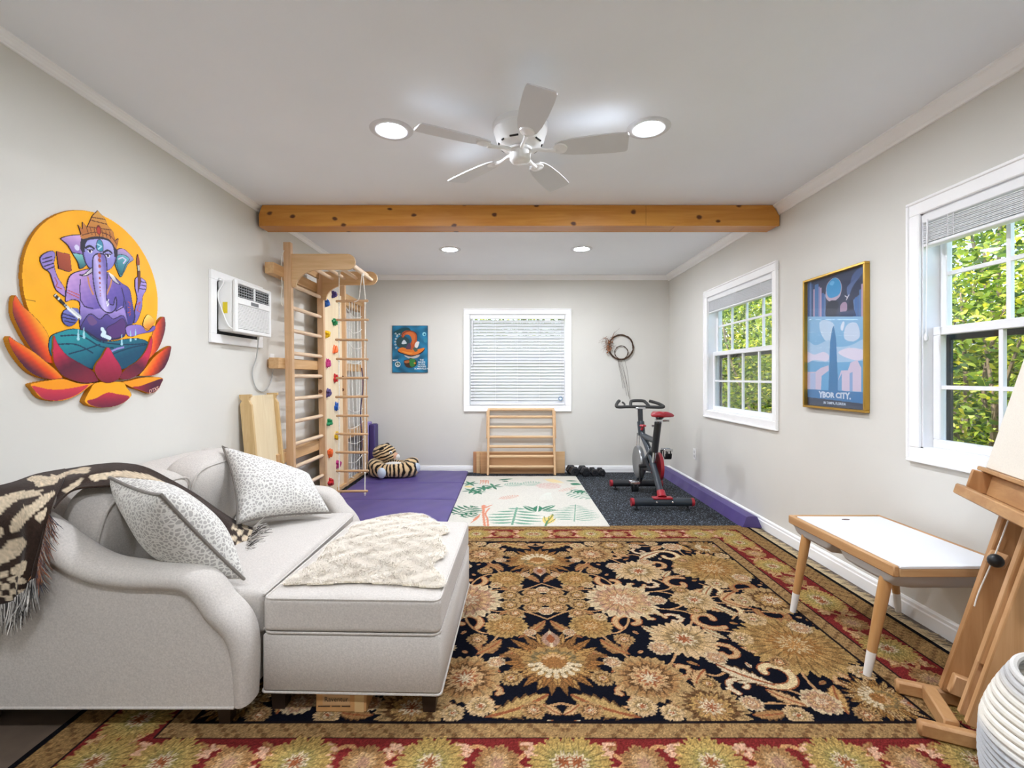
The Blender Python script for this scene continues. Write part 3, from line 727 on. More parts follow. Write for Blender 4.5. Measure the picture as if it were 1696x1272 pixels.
# front panel: frame around the two grilles
def fp(lo, hi, d0=XF-.021, d1=XF, b=.005): m.box((d0, lo[0], lo[1]), (d1, hi[0], hi[1]), b)
ga, gb = A0+.028, A1-.022
fp((A0-.004, B0-.006), (ga, B1+.004)); fp((gb, B0-.006), (A1+.004, B1+.004)); fp((ga-.004, B1-.02), (gb+.004, B1+.004)); fp((ga-.004, B0-.006), (gb+.004, B0+.02))
fp((ga-.004, B1-.150), (gb+.004, B1-.105)); fp(((ga+gb)/2-.006, B1-.106), ((ga+gb)/2+.006, B1-.018))
m.build('front_panel', plastic_w, r, smooth=30, weld=False)
M().box((XF-.0205, ga-.002, B0+.015), (XF-.014, gb+.002, B1-.015)).build('grille_recess', dark_m, r)
m = M(); n = 17
for i in range(n):
    z = B0+.022+(B1-.152-B0-.022)*(i+.5)/n; m.box((XF-.014, ga, z-.0036), (XF-.002, gb, z+.0036), .001)
for k in range(1, 6):
    y = ga+(gb-ga)*k/6; m.box((XF-.0145, y-.002, B0+.018), (XF-.006, y+.002, B1-.148))
m.build('intake_grille', plastic_w, r, smooth=0, weld=False)
m = M()
for i in range(5):
    z = B1-.098+i*.0175; m.box((XF-.014, ga, z-.0016), (XF-.004, gb, z+.0016))
for k in range(1, 14):
    y = ga+(gb-ga)*k/14; m.box((XF-.0145, y-.0013, B1-.105), (XF-.010, y+.0013, B1-.02))
m.build('outlet_vanes', mat('grey_vane', '#a9aaab', .5), r, smooth=0, weld=False)
M().box((XF-.001, ga+.15, B1-.140), (XF+.0015, ga+.245, B1-.117), .0008).build('control_panel', mat('grey_panel', '#6c6e70', .4), r)
M().box((XL+.045, A0-.0012, 1.60), (XL+.075, A0+.0, 1.672)).build('energy_label', mat('yellow_label', '#d8c21e', .5), r)
m = M().tube(smoothpts([(XL+.006, A0-.006, 1.80), (XL+.03, A0-.009, 1.822), (XL+.055, A0-.008, 1.80), (XL+.018, A0-.009, 1.72), (XL+.045, A0-.009, 1.62), (XL+.08, A0-.008, 1.53), (XF-.018, A0-.006, B0+.012)], 6), .0045, 7)
m.build('side_cable', plastic_w, r)
m = M().tube(smoothpts([(XF-.05, A1-.09, B0-.001), (XF-.06, A1-.07, 1.43), (XL+.03, 3.48, 1.33), (XL+.012, 3.46, 1.22), (XL+.010, 3.52, 1.11), (XL+.010, 3.64, 1.085), (XL+.010, 3.73, 1.15), (XL+.016, 3.76, 1.25)], 8), .004, 7)
m.build('power_cord', mat('grey_cord', '#b9b9b8', .5), r)
r = thing('wall_outlet', (XL, 3.77, 1.25), 'white wall outlet with a plug, between air conditioner and climbing wall', 'outlet')
M().box((XL, 3.735, 1.255), (XL+.006, 3.80, 1.375), .002).build('cover_plate', plastic_w, r)
M().box((XL+.006, 3.745, 1.262), (XL+.034, 3.785, 1.318), .004).build('plug', plastic_w, r)
# ================================================================ wooden slide leaning on the left wall
r = thing('slide_board', (XL+.1, 3.48, 0), 'pale wooden slide board with notched side rails leaning on the left wall', 'slide board')
slope = .09
def sl(dx, y, z): return (XL+.012+dx+(1.07-z)*slope, y, z)
rail = [(0, 0), (.078, 0), (.078, 1.0), (.072, 1.005), (.062, 1.028), (.066, 1.05), (.08, 1.055), (.08, 1.072), (.0, 1.07), (0, 1.045), (.014, 1.025), (.0, 1.005)]
ylw = wood('yellow_pine', '#cba873', '#dcc08f', 'Z', .5, 12); paleZ = wood('pale_ply', '#dfcaa2', '#ead9b6', 'Z', .5, 8)
for ya, yb in ((3.29, 3.312), (3.665, 3.687)):
    M().prism(rail, lambda p, q: sl(p, ya, q), lambda p, q: sl(p, yb, q)).build('side_rail', ylw, r, smooth=0)
M().prism([(.040, .0), (.052, 0), (.052, 1.06), (.040, 1.06)], lambda p, q: sl(p, 3.313, q), lambda p, q: sl(p, 3.664, q)).build('slide_panel', paleZ, r, smooth=0)
# ================================================================ climbing wall
CWX = -1.775
PY = (3.76, 4.41, 5.0, 5.70)
r = thing('climbing_wall', (CWX, 4.7, 0), 'wooden climbing wall with rungs, coloured holds and overhead bars on the left wall', 'climbing wall')
tilt = .034
def cx_(z): return CWX+tilt*(1-z/2.25)
postm = wood('post_pine', '#c9a27a', '#dbb893', 'Z', .5, 12)
for i, y in enumerate(PY):
    zt = (2.256, 2.16, 2.16, 2.10)[i]
    M().prism([(0, 0.052), (.056, .052), (.056, zt), (0, zt)], lambda p, q: (cx_(q)+p, y, q), lambda p, q: (cx_(q)+p, y+.04, q)).build('post', postm, r, smooth=0)
plankY = wood('plank_pine', '#c29868', '#d4ae80', 'Y', .5, 12)
for (z, ya) in ((2.02, 3.60), (1.30, 3.66), (.56, 3.62)):
    M().box((XL+.03, ya, z-.042), (cx_(z)-.001, 5.80, z+.042), .003).build('wall_plank', plankY, r, smooth=0)
    for y in (3.70, 4.70, 5.6): M().box((XL, y, z-.03), (XL+.03, y+.09, z+.03), .002).build('wall_spacer', plankY, r, smooth=0)
m_r = wood('rung_beech', '#dcbd9c', '#e8d0b2', 'Y', .45, 14)
for i in range(10):
    z = .285+.183*i; x = cx_(z)+.028
    M().tube([(x, 3.786, z), (x, 3.80, z), (x, 3.85, z), (x, 4.36, z), (x, 4.40, z), (x, 4.422, z)], [.012, .015, .0165, .0165, .015, .012], 14).build('rung', m_r, r)
M().box((cx_(2.1), 3.80, 2.10), (cx_(2.1)+.02, 4.41, 2.17), .003).build('top_rail', plankY, r, smooth=0)
# overhead brackets
def arch(y, nm):
    pts = [(-1.718, 1.905), (-1.718, 2.168), (-1.275, 2.168)]
    for k in range(1, 8):
        a = PI/2-PI*k/8; pts.append((-1.275+.062*math.cos(a), 2.106+.062*math.sin(a)))
    pts += [(-1.275, 2.044), (-1.50, 2.044)]
    for k in range(1, 9):
        a = PI/2+PI/2*k/8; pts.append((-1.50+.185*math.cos(a), 1.905+.139*math.sin(a)))
    pts[-1] = (-1.685, 1.905)
    M().prism(pts, lambda p, q: (p, y, q), lambda p, q: (p, y+.022, q)).build(nm, wood('bracket_pine', '#cba678', '#dcbb90', 'X', .5, 12), r, smooth=25)
arch(3.775, 'overhead_bracket'); arch(4.405, 'overhead_bracket')
for (x, z) in ((-1.625, 2.10), (-1.515, 2.105), (-1.405, 2.105), (-1.30, 2.13), (-1.262, 2.09)):
    M().tube([(x, 3.78, z), (x, 3.80, z), (x, 4.40, z), (x, 4.43, z)], [.012, .016, .016, .012], 14).build('overhead_rung', m_r, r)
# climbing panel
M().prism([(0, .03), (.018, .03), (.018, 2.04), (0, 2.04)], lambda p, q: (cx_(q)+.002+p, 4.452, q), lambda p, q: (cx_(q)+.002+p, 4.998, q)).build('climbing_panel', wood('panel_ply', '#e2cba6', '#ecdab9', 'Z', .5, 6), r, smooth=0)
def holdm(c): return mat('hold_'+c[1:], c, .5, var=.06)
hold_list = [('#4a3a78', 4.86, 0), ('#2160b8', 4.58, 1), ('#158a54', 4.86, 0), ('#e8c010', 4.58, 1), ('#e8692a', 4.86, 0), ('#c02a7c', 4.58, 1), ('#c8232a', 4.84, 0), ('#4a3a78', 4.60, 1), ('#2160b8', 4.84, 0), ('#158a54', 4.60, 1), ('#e8c010', 4.84, 0), ('#e8692a', 4.60, 1), ('#b01f6e', 4.84, 0), ('#c8232a', 4.60, 1)]
px_y = (488, 502.5, 533, 553, 579.5, 602.5, 627, 651, 674, 700, 722, 750, 768, 799)
px_x = (555, 543, 556, 544, 557, 545, 558, 546, 559.5, 547.5, 560, 548.5, 562.5, 549.5)
for (c, _, k), yy, xx in zip(hold_list, px_y, px_x):
    z = 1.0
    for _i in range(3):
        X0 = cx_(z)+.045; y = X0*F_PX/(xx-VX); z = EYE-(yy-VY)*y/F_PX
    rs = np.random.default_rng(int(yy)); ph = rs.uniform(0, 6, 3); bx = cx_(z)+.021
    def hs(u, v):
        a = 2*PI*u; t = v
        rad = (.030+.009*math.cos(3*a+ph[0])+.006*math.cos(5*a+ph[1]))*(1-.35*t if t < .8 else (1-.35*.8)*(1-((t-.8)/.2)**2*.8))
        rad *= (.85+.3*abs(math.sin(2*t*PI+ph[2])))
        return (bx+.042*t, y+rad*math.cos(a), z+1.15*rad*math.sin(a))
    M().grid(hs, 20, 9, cu=True).lathe([(0, .04), (.007, .04), (.007, .036), (0, .036)], (bx, y, z), rotm('Y', 90), 10).build('climbing_hold', holdm(c), r, smooth=35)
m = M()
for y in (4.432, 5.02):
    for z in (1.19, 1.06): 
        x = cx_(z)
        m.cyl((x+.02, y-.0222, z), (x+.02, y-.027, z), .017, 16)
m.build('bolt_caps', mat('brown_cap', '#6b4024', .5), r, weld=False)
# net bay frame
M().box((cx_(0)+.0, 4.80, .052), (cx_(0)+.05, 5.74, .085), .003).build('base_rail', plankY, r, smooth=0)
M().box((cx_(2.05), 5.04, 2.03), (cx_(2.05)+.03, 5.70, 2.09), .003).build('net_rail', plankY, r, smooth=0)
# climbing net
nt = M(); xn = lambda z: cx_(z)+.030
rs = np.random.default_rng(5)
cols = [5.09+.105*i for i in range(6)]
for i, y in enumerate(cols):
    nt.tube([(xn(2.03-1.93*t)+.006*math.sin(7*t+i), y+.012*math.sin(5*t+i*1.7), 2.03-1.93*t) for t in np.linspace(0, 1, 24)], .0042, 6)
for k in range(11):
    z = 1.92-.18*k; sag = .03+.03*rs.random()
    nt.tube([(xn(z)+.008+.004*math.sin(9*t), cols[0]+(cols[-1]-cols[0])*t, z-sag*math.sin(PI*t)+.03*(t-.5)*(1 if k % 2 else -1)) for t in np.linspace(0, 1, 16)], .0042, 6)
o = nt.build('climbing_net', rope_m, weld=False); tag(o, 'white rope climbing net hung in the far bay of the climbing wall', 'climbing net')
# rope ladder
rl = thing('rope_ladder', (-1.35, 4.1, .2), 'rope ladder with wooden rungs hanging from the overhead bars', 'rope ladder')
Yr = 4.10; LX0, LX1 = -1.455, -1.232
zs = [EYE-(p-VY)*Yr/F_PX for p in (499, 530, 562.7, 594.5, 626.4, 657.6, 688.7, 718.6, 749.2, 780.3, 814)]
for i, z in enumerate(zs):
    dx = .004*math.sin(i*2.3); dz = .004*math.cos(i*1.3)
    M().tube([(LX0-.028+dx, Yr, z), (LX0-.02+dx, Yr, z), (LX1+.02+dx, Yr, z+dz), (LX1+.028+dx, Yr, z+dz)], [.008, .011, .011, .008], 10).build('rung', wood('ladder_rung', '#bd946c', '#d0ac84', 'X', .5, 16), rl)
for s, (xt, zt) in enumerate(((LX0, 2.09), (LX1-.02, 2.075))):
    xb = (LX0, LX1)[s]; path = [(xt, Yr, zt)]
    for i, z in enumerate(zs): path += [(xb+.003*math.sin(i*3+s), Yr+.0, z+.03), (xb, Yr, z-.012)]
    path.append((xb, Yr, zs[-1]-.035))
    m = M().tube(smoothpts(path, 3), .0045, 7)
    for z in zs: m.ell((xb, Yr, z-.015), (.010, .010, .010), None, 8, 6)
    m.lathe([(0, -.02), (.01, -.015), (.012, 0), (.01, .012), (0, .02)], (xt, Yr, zt), None, 10)
    m.build('rope', rope_m, rl, weld=False)
# loose end of cord tied at the front bar
m = M().tube(smoothpts([(LX1-.02, Yr-.02, 2.08), (LX1-.035, Yr-.02, 1.95), (LX1-.05, Yr-.015, 1.86), (LX1-.09, Yr-.01, 1.835)], 6), .0035, 6)
m.build('loose_cord', rope_m, rl)
# patterned strap hanging inside the net bay
m = M().grid(lambda u, v: (xn(1)+.026+.01*math.sin(v*9), 5.52+.035*(u-.5)+.02*math.sin(v*6), 1.30-.95*v), 3, 30)
m2 = M(); m2.v = m.v; m2.f = m.f
so = NT('strap_print'); so.set(.9); vo = so.n('ShaderNodeTexVoronoi'); vo.inputs['Scale'].default_value = 60; so.l(so.coord(), vo.inputs['Vector'])
so.col(so.ramp(vo.outputs['Distance'], [(.25, '#8a3a3a'), (.4, '#2c2440'), (.7, '#3a3458')]))
o = m2.build('fabric_strap', so.m, recalc=False); sf = o.modifiers.new('s', 'SOLIDIFY'); sf.thickness = .003
tag(o, 'dark patterned fabric strap hanging behind the rope net', 'strap')
# white cord tied along the near post
m = M().tube(smoothpts([(CWX+.01, 3.752, 2.19), (CWX-.012, 3.752, 2.10), (CWX-.006, 3.753, 1.9), (CWX-.014, 3.753, 1.79), (CWX+.0, 3.754, 1.75)], 6), .0028, 6)
m.build('tie_cord', rope_m, r)
# ================================================================ rubber floor, mats
t = NT('rubber_crumb'); t.set(.8, 0, .3)
f = t.noise(t.coord(), 85, 1, .6); t.col(t.ramp(f, [(.52, '#15171b'), (.58, '#1c1f24'), (.66, '#78838f')])); t.bump(f, .3, .002)
tag(M().box((-1.75, 3.78, 0), (1.985, 5.93, .009)).build('rubber_flooring', t.m, smooth=0), 'black speckled rubber flooring across the far end of the room', 'rubber mat')
PUR = mat('purple_vinyl', '#51447f', .42, var=.05, vscale=4, bump=.12, bscale=14, spec=.45)
PURD = mat('dark_purple_vinyl', '#43346f', .45, var=.05, vscale=4, bump=.1, bscale=14)
r = thing('gym_mat', (-1.1, 4.8, .009), 'purple folding gym mat spread on the floor under the climbing wall', 'gym mat')
for y0, y1 in ((3.80, 4.482), (4.488, 5.168), (5.174, 5.87)):
    m = M()
    def top(u, v, y0=y0, y1=y1):
        x = -1.66+1.165*u; y = y0+(y1-y0)*v
        e = min(u, 1-u)*1.165; g = min(v, 1-v)*(y1-y0); h = .048-.006*math.exp(-g/.012)-.010*math.exp(-e/.008)
        return (x, y, h+.0015*math.sin(x*9+y*5)+.001*math.sin(x*23-y*17))
    m.grid(top, 40, 26)
    ed = [(-1.66, y0), (-.495, y0), (-.495, y1), (-1.66, y1)]
    n0 = len(m.v)
    m.box((-1.66, y0, .0095), (-.495, y1, .036), .004)
    m.build('mat_panel', PUR, r, smooth=60, recalc=False)
r = thing('folded_mat', (-1.68, 5.85, .05), 'purple mat folded upright in the corner behind the tiger chair', 'gym mat')
M().box((-1.686, 5.765, .050), (-1.614, 5.925, .62), .012).build('dark_panel', PURD, r)
M().box((-1.76, 5.76, .050), (-1.689, 5.925, .645), .012).build('lavender_panel', mat('lavender_vinyl', '#8f7fb8', .45, var=.04), r)
# balance beam along the right wall
m = M(); sec = [(1.835, .0095), (1.99, .0095), (1.955, .098), (1.868, .098)]
NS = 46
vs = []; 
for i in range(NS):
    y = 3.742+(5.89-3.742)*i/(NS-1); k = .006*math.sin(i*1.1)+.004*math.sin(i*2.7); fold = .012*math.exp(-((y-4.82)/.02)**2)
    for j, (x, z) in enumerate(((1.835, .0095), (1.989, .0095), (1.953, .094), (1.935, .099), (1.888, .099), (1.868, .094), (1.853-k*.6, .05))):
        vs.append((x+(fold if j in (5, 6) else 0), y, z-(fold if j in (2, 3, 4, 5) else 0)))
fs = []; n = 7
for i in range(NS-1):
    for j in range(n): fs.append((i*n+j, i*n+(j+1) % n, (i+1)*n+(j+1) % n, (i+1)*n+j))
fs.append(tuple(range(n))); fs.append(tuple((NS-1)*n+j for j in range(n)))
m.add(vs, fs)
bbm = m.build('balance_beam', PUR, smooth=35)
tag(bbm, 'long purple padded balance beam lying along the right wall', 'balance beam')
# ================================================================ tiger chair
creamp = mat('plush_white', '#e4e2dd', .95, var=.04, bump=.4, bscale=160, sheen=.3); bluep = mat('plush_paw', '#c3cdd8', .95, var=.04, bump=.4, bscale=160, sheen=.3)
def tiger_mat(name, mode):
    t = NT(name); t.set(.95, 0, .1, .3); v = t.coord(); sp_ = t.n('ShaderNodeSeparateXYZ'); t.l(v, sp_.inputs[0]); nz_ = t.noise(v, 9, 2)
    if mode == 'ring': ph_ = t.math('MULTIPLY', t.math('ARCTAN2', sp_.outputs['Y'], sp_.outputs['X']), 25.0)
    else: ph_ = t.math('ADD', t.math('MULTIPLY', sp_.outputs['Z'], 165.0), t.math('MULTIPLY', sp_.outputs['X'], -70.0))
    s_ = t.math('SINE', t.math('ADD', ph_, t.math('MULTIPLY', nz_, 9.0)))
    t.col(t.ramp(t.math('ADD', t.math('MULTIPLY', s_, .5), .5), [(.34, '#1c1512'), (.46, '#c8a778'), (.9, '#d9bd92')])); t.bump(t.noise(v, 180, 2), .5, .004); return t.m
tg_r, tg_h = tiger_mat('tiger_ring', 'ring'), tiger_mat('tiger_head', 'head')
bx, by, bz = -1.335, 5.52, .05
r = thing('tiger_chair', (bx, by, bz), 'striped plush tiger floor chair on the purple mat', 'plush chair')
def ring(u, v):
    a = 2*PI*u; b = 2*PI*v; back = .5-.5*math.cos(a-PI*.25)
    R = .185; rr = .085+.012*math.cos(2*a); x = (R+rr*math.cos(b))*math.cos(a)*1.08; y = (R+rr*math.cos(b))*math.sin(a)*.72
    z = .085+(rr*math.sin(b))*1.0
    up = max(0, math.cos(a-PI*.86)); z = z*(1+.18*up**1.5)
    return (bx+x, by+y, bz+max(.001, z))
M().grid(ring, 48, 20, True, True).build('seat_ring', tg_r, r, smooth=180)
M().ell((bx, by, bz+.075), (.20, .13, .07)).build('seat_cushion', tg_r, r, smooth=180)
M().ell((bx+.03, by-.075, bz+.135), (.115, .04, .045), rotm('X', 25)).ell((bx+.03, by-.02, bz+.11), (.13, .10, .045)).build('white_belly', creamp, r, smooth=180)
M().ell((bx-.165, by-.07, bz+.125), (.125, .085, .07), rotm('Z', -35) @ rotm('Y', 22)).build('arm', tg_r, r, smooth=180)
M().ell((bx+.19, by+.02, bz+.135), (.11, .08, .07), rotm('Z', 30) @ rotm('Y', -18)).build('arm', tg_r, r, smooth=180)
M().ell((bx-.075, by-.215, bz+.075), (.048, .04, .06)).build('paw', bluep, r, smooth=180)
M().ell((bx+.275, by-.02, bz+.10), (.045, .045, .055)).build('paw', bluep, r, smooth=180)
hx, hy, hz = bx-.115, by+.06, bz+.258
M().ell((hx, hy, hz), (.138, .11, .104)).ell((hx+.07, hy-.01, hz-.025), (.075, .075, .06)).build('head', tg_h, r, smooth=180)
M().ell((hx+.125, hy-.02, hz-.03), (.045, .045, .038)).build('muzzle', mat('plush_tan', '#d9a98a', .95, bump=.4, bscale=160, sheen=.3), r, smooth=180)
M().ell((hx+.160, hy-.03, hz-.038), (.026, .03, .026)).build('snout', creamp, r, smooth=180)
for (q, s) in ((-1, 1), (1, 1)):
    M().ell((hx-.015+(.02 if q > 0 else 0), hy+q*.085, hz+(.03 if q < 0 else .06)), (.036, .014, .048), rotm('Y', 25)).build('ear', mat('plush_black', '#17120f', .95, bump=.4, bscale=160), r, smooth=180)
    e = M().ell((hx+.088, hy-.075 if q < 0 else hy+.05, hz+.012), (.022, .014, .02)).build('eye', mat('eye_white', '#f2f2ee', .3), r, smooth=180)
    M().ell((hx+.097, hy-.086 if q < 0 else hy+.058, hz+.010), (.010, .008, .011)).build('pupil', mat('eye_black', '#0e0e10', .2), e, smooth=180)
# ================================================================ leaf rug
LX0_, LX1_, LY0, LY1 = -.492, .80, 3.762, 5.66
lr = R2(LX0_, LY0, LX1_, LY1, .006, '#dcd8cc')
lr.c *= (1+.02*rng.standard_normal(lr.c.shape[:2]))[..., None]
fz = lambda x, y: on_flat(720+x/5.3, 760+y/5.3, .02)
GD, GM, GS, CO, YE, MU = '#1f6b4c', '#2f7d5c', '#6fa287', '#d98a6a', '#dcb455', '#9ab8a4'
def frond(b, tp, wd, n, col, lw=.011, side=.55, both=True):
    (ax, ay), (cx2, cy2) = fz(*b), fz(*tp); dx, dy = cx2-ax, cy2-ay; L = math.hypot(dx, dy); ux, uy = dx/L, dy/L
    lr.line([(ax, ay), (cx2, cy2)], lw*.7, col)
    for i in range(n):
        t = .12+.82*i/(n-1); h = wd*math.sin(PI*(t*.8+.15))
        for s in ((1, -1) if both else (1,)):
            lr.leaf((ax+dx*t, ay+dy*t), (ax+dx*t+ux*h*side-uy*h*s, ay+dy*t+uy*h*side+ux*h*s), lw*1.5, col, 0, None, .06*s)
frond((680, 575), (722, 425), .26, 6, GS, .027, -.15)
frond((1225, 545), (1236, 400), .22, 9, GS, .013, -.2)
frond((600, 232), (760, 215), .11, 7, MU, .012); frond((745, 228), (925, 205), .13, 8, MU, .010)
frond((160, 488), (350, 415), .17, 6, GD, .020, .4); frond((225, 505), (370, 480), .09, 4, GD, .016, .5)
frond((1185, 285), (1355, 350), .14, 6, GS, .013, .4); frond((1195, 270), (1345, 300), .10, 5, GD, .014, .4)
frond((560, 352), (740, 318), .07, 9, CO, .006, .3); frond((1090, 285), (1240, 245), .06, 7, CO, .006, .3)
for (x, y, R_) in ((325, 275, .11), (430, 255, .10), (515, 240, .12), (375, 290, .09), (310, 215, .10)):
    c = fz(x, y)
    for k in range(6):
        a = k*PI/3+x; lr.leaf(c, (c[0]+R_*math.cos(a), c[1]+R_*1.3*math.sin(a)), .035, GD if k % 2 else GM)
for (p, q, w) in (((900, 465), (770, 405), .075), ((900, 465), (910, 405), .09), ((930, 450), (1065, 400), .07), ((940, 455), (1095, 445), .06)):
    lr.leaf(fz(*p), fz(*q), w, GM, 0, '#e9e5da')
lr.leaf(fz(560, 185), fz(690, 172), .06, GD); lr.leaf(fz(590, 192), fz(650, 198), .05, GD)
lr.leaf(fz(1150, 190), fz(1260, 195), .06, GD); lr.leaf(fz(1190, 215), fz(1290, 225), .12, GM); lr.leaf(fz(1230, 280), fz(1330, 290), .10, GM)
for k in range(9):
    lr.line([fz(420, 440), fz(415+k*11, 410-8*math.sin(k))], .012, CO)
lr.line(smoothpts([fz(440, 590), fz(432, 530), fz(425, 480), fz(430, 440)], 4), .02, CO); lr.line(smoothpts([fz(468, 590), fz(462, 520), fz(445, 480), fz(480, 430)], 4), .016, CO)
for k in range(8): lr.line([fz(318+k*9, 560-k*6), fz(335+k*9, 545-k*9), fz(350+k*6, 520-k*4)], .009, CO)
for k in range(7): lr.line([fz(398+k*12, 220-(k % 2)*14), fz(405+k*11, 185)], .009, CO)
cc = fz(1000, 235)
lr.ell(cc[0], cc[1], .135, .15, '#dccfc3')
for k in range(40):
    a = k*2.399; q = .13*math.sqrt(k/40); lr.line([(cc[0]+q*math.cos(a)-.012, cc[1]+q*math.sin(a)), (cc[0]+q*math.cos(a)+.012, cc[1]+1.1*q*math.sin(a)+.012)], .008, '#d08a86')
for (p, q, w) in (((985, 575), (960, 500), .05), ((1000, 560), (1035, 480), .045), ((985, 570), (1065, 520), .04), ((990, 560), (1005, 500), .05)): lr.leaf(fz(*p), fz(*q), w, '#e6c96f', 0, GM)
lr.line([fz(975, 590), fz(990, 550), fz(1040, 490)], .012, '#8a8a3a'); lr.line([fz(970, 585), fz(988, 540)], .012, GM)
for k in range(4): lr.leaf(fz(960+k*20, 172), fz(1060+k*28, 214), .04, '#ecd6a2')
lr.leaf(fz(275, 235), fz(320, 250), .09, '#e8cf8e')
for k in range(9): lr.line(smoothpts([fz(920+k*14, 360), fz(940+k*10, 320), fz(990+k*4, 295)], 3), .006, '#dfe2d6')
rug_m = vcol('flat_rug', .95, bump=.5, bscale=260, sheen=.15, spec=.1, var=.12, vscale=220)
lr.sheet('leaf_rug', lambda a, b: np.stack([a, b, .018+.0008*np.sin(a*31)*np.sin(b*23)], 1), rug_m, None, None, lambda a, b: np.stack([a, b, np.full_like(a, .0095)], 1), '#e4e0d4')
tag(bpy.data.objects['leaf_rug'], 'cream rug printed with green ferns and coral leaves on the rubber floor', 'rug')
# ================================================================ persian rug: one quarter is drawn, then mirrored
QX, QY = 1.70, 1.265; RXC, RYC = .19, 2.522
NV, GO, LT, RU, CR, RO, OL, BR = '#0e1019', '#9a734a', '#b8946a', '#8e5334', '#c6b292', '#a67f66', '#8a724e', '#62462c'
q = R2(0, 0, QX, QY, .0042, NV)
FX, FY = 1.26, .888
pr_ = np.random.default_rng(21)
def fl(x, y, R_, n, bands, **k): q.flower(x, y, R_*1.08, n, bands, **k); 
gold = [(.18, CR), (.30, RU), (.50, LT), (.62, BR), (.80, GO), (1.2, '#a28258')]
gold2 = [(.15, RU), (.28, CR), (.42, GO), (.55, '#ab8854'), (.72, BR), (1.2, '#a6875c')]
pink = [(.16, RO), (.30, CR), (.45, '#a67a5c'), (.62, LT), (.78, RO), (1.2, '#c2ab88')]
grey = [(.2, RU), (.34, CR), (.52, OL), (.7, '#b39468'), (1.2, '#bea078')]
och = [(.16, '#a87a48'), (.26, '#b9a078'), (.45, '#91683a'), (.62, '#a58150'), (.8, '#8d6c40'), (1.2, '#a38352')]
def vine(*pts, w=.011, c='#b48a60'): q.line(smoothpts(pts, 8), w, c)
vine((0, .2), (.12, .12), (.26, .12), (.41, .02), w=.01); vine((.2, .265), (.3, .33), (.39, .22), (.41, .02)); vine((.2, .265), (.08, .36), (0, .42))
vine((.20, .265), (.28, .45), (.36, .655), (.29, .80)); vine((.36, .655), (.48, .56), (.60, .375), (.78, .30), (1.07, .42)); vine((.41, .02), (.62, .10), (.80, .02), (1.07, .06), (1.26, .0))
vine((.60, .375), (.72, .16), (.62, .10)); vine((1.07, .42), (.98, .62), (.945, .79), (.74, .80), (.534, .82)); vine((1.07, .42), (1.2, .6), (1.17, .777)); vine((.48, .56), (.62, .64), (.72, .62), (.945, .79))
vine((0, .8), (.12, .83), (.29, .81)); vine((.9, .2), (1.0, .12), (1.2, .15))
def scroll(cx, cy, R_, a0, turns, w, c, s=1):
    pts = [(cx+R_*(1-.72*t)*math.cos(a0+s*turns*2*PI*t), cy+R_*(1-.72*t)*math.sin(a0+s*turns*2*PI*t)) for t in np.linspace(0, 1, 26)]
    q.line(pts, w*1.45, RU); q.line(pts, w, c)
    for k in range(3, 24, 3):
        p = pts[k]; q.ell(p[0]+.012*math.cos(k), p[1]+.012*math.sin(k), .010, .007, c)
for sc_ in ((.40, .225, .085, 2.4, .8, .026, LT, 1), (.52, .18, .06, 0, .7, .02, '#b9a27a', -1), (.78, .20, .09, 1.0, .85, .026, LT, 1), (.86, .62, .10, 2.6, .9, .028, '#cdb68c', -1), (.74, .48, .07, 4.0, .8, .022, LT, 1), (.50, .60, .07, 3.3, .8, .02, LT, -1), (.27, .44, .06, 5.2, .7, .02, GO, 1), (1.14, .15, .085, 3.6, .85, .026, GO, -1), (1.12, .66, .06, .8, .8, .02, LT, 1), (.70, .70, .055, 2.2, .8, .018, CR, 1), (.93, .12, .06, 5, .8, .02, '#cdb68c', 1), (.24, .74, .05, 1.2, .8, .018, LT, -1), (.62, .20, .05, 4.1, .7, .018, CR, 1)):
    scroll(*sc_)
# large leaves
def acanth(p0, p1, w, c=GO, v=RU, bend=.06): q.leaf(p0, p1, w*1.25, BR, 7, None, bend); q.leaf(p0, p1, w, c, 7, v, bend)
for a in (((.01, .21), (.15, .37), .055), ((.04, .75), (.27, .87), .10, '#a98a58'), ((.66, .56), (.84, .70), .085, CR), ((.80, .05), (.93, .13), .06, LT), ((.93, -.02), (1.06, .10), .07, LT), ((.86, .02), (.97, .18), .05, '#b9a884'), ((.44, .26), (.54, .36), .05, '#b9a884'), ((.22, .38), (.33, .50), .06), ((.13, .45), (.24, .52), .045), ((.60, .60), (.52, .72), .06, LT), ((.78, .72), (.9, .82), .06, LT), ((1.05, .70), (1.0, .86), .06, '#b08a56'), ((.66, .86), (.80, .84), .05), ((.45, .50), (.52, .42), .04, LT), ((.24, .16), (.14, .10), .04), ((.10, .18), (.18, .13), .035, '#b9a884'), ((.72, .28), (.80, .38), .05, '#b9a884'), ((.9, .5), (.82, .44), .05, LT), ((1.2, .25), (1.12, .19), .045, GO), ((.0, .86), (.07, .80), .04, LT), ((.36, .84), (.46, .77), .05, LT), ((.43, .86), (.40, .80), .04, GO), ((.30, .57), (.22, .62), .05, LT)): acanth(*a)
# flowers
fl(.41, .0, .168, 9, pink, jag=.14); fl(.20, .265, .092, 8, och); fl(.36, .655, .128, 9, gold, ph=.4); fl(.60, .375, .128, 8, grey, jag=.16); fl(1.07, .42, .205, 12, och, jag=.13)
fl(.534, .82, .115, 9, gold2, jag=.16); fl(.945, .79, .062, 6, pink); fl(.79, .0, .10, 8, grey, ph=.3); fl(1.2, .0, .13, 9, gold2)
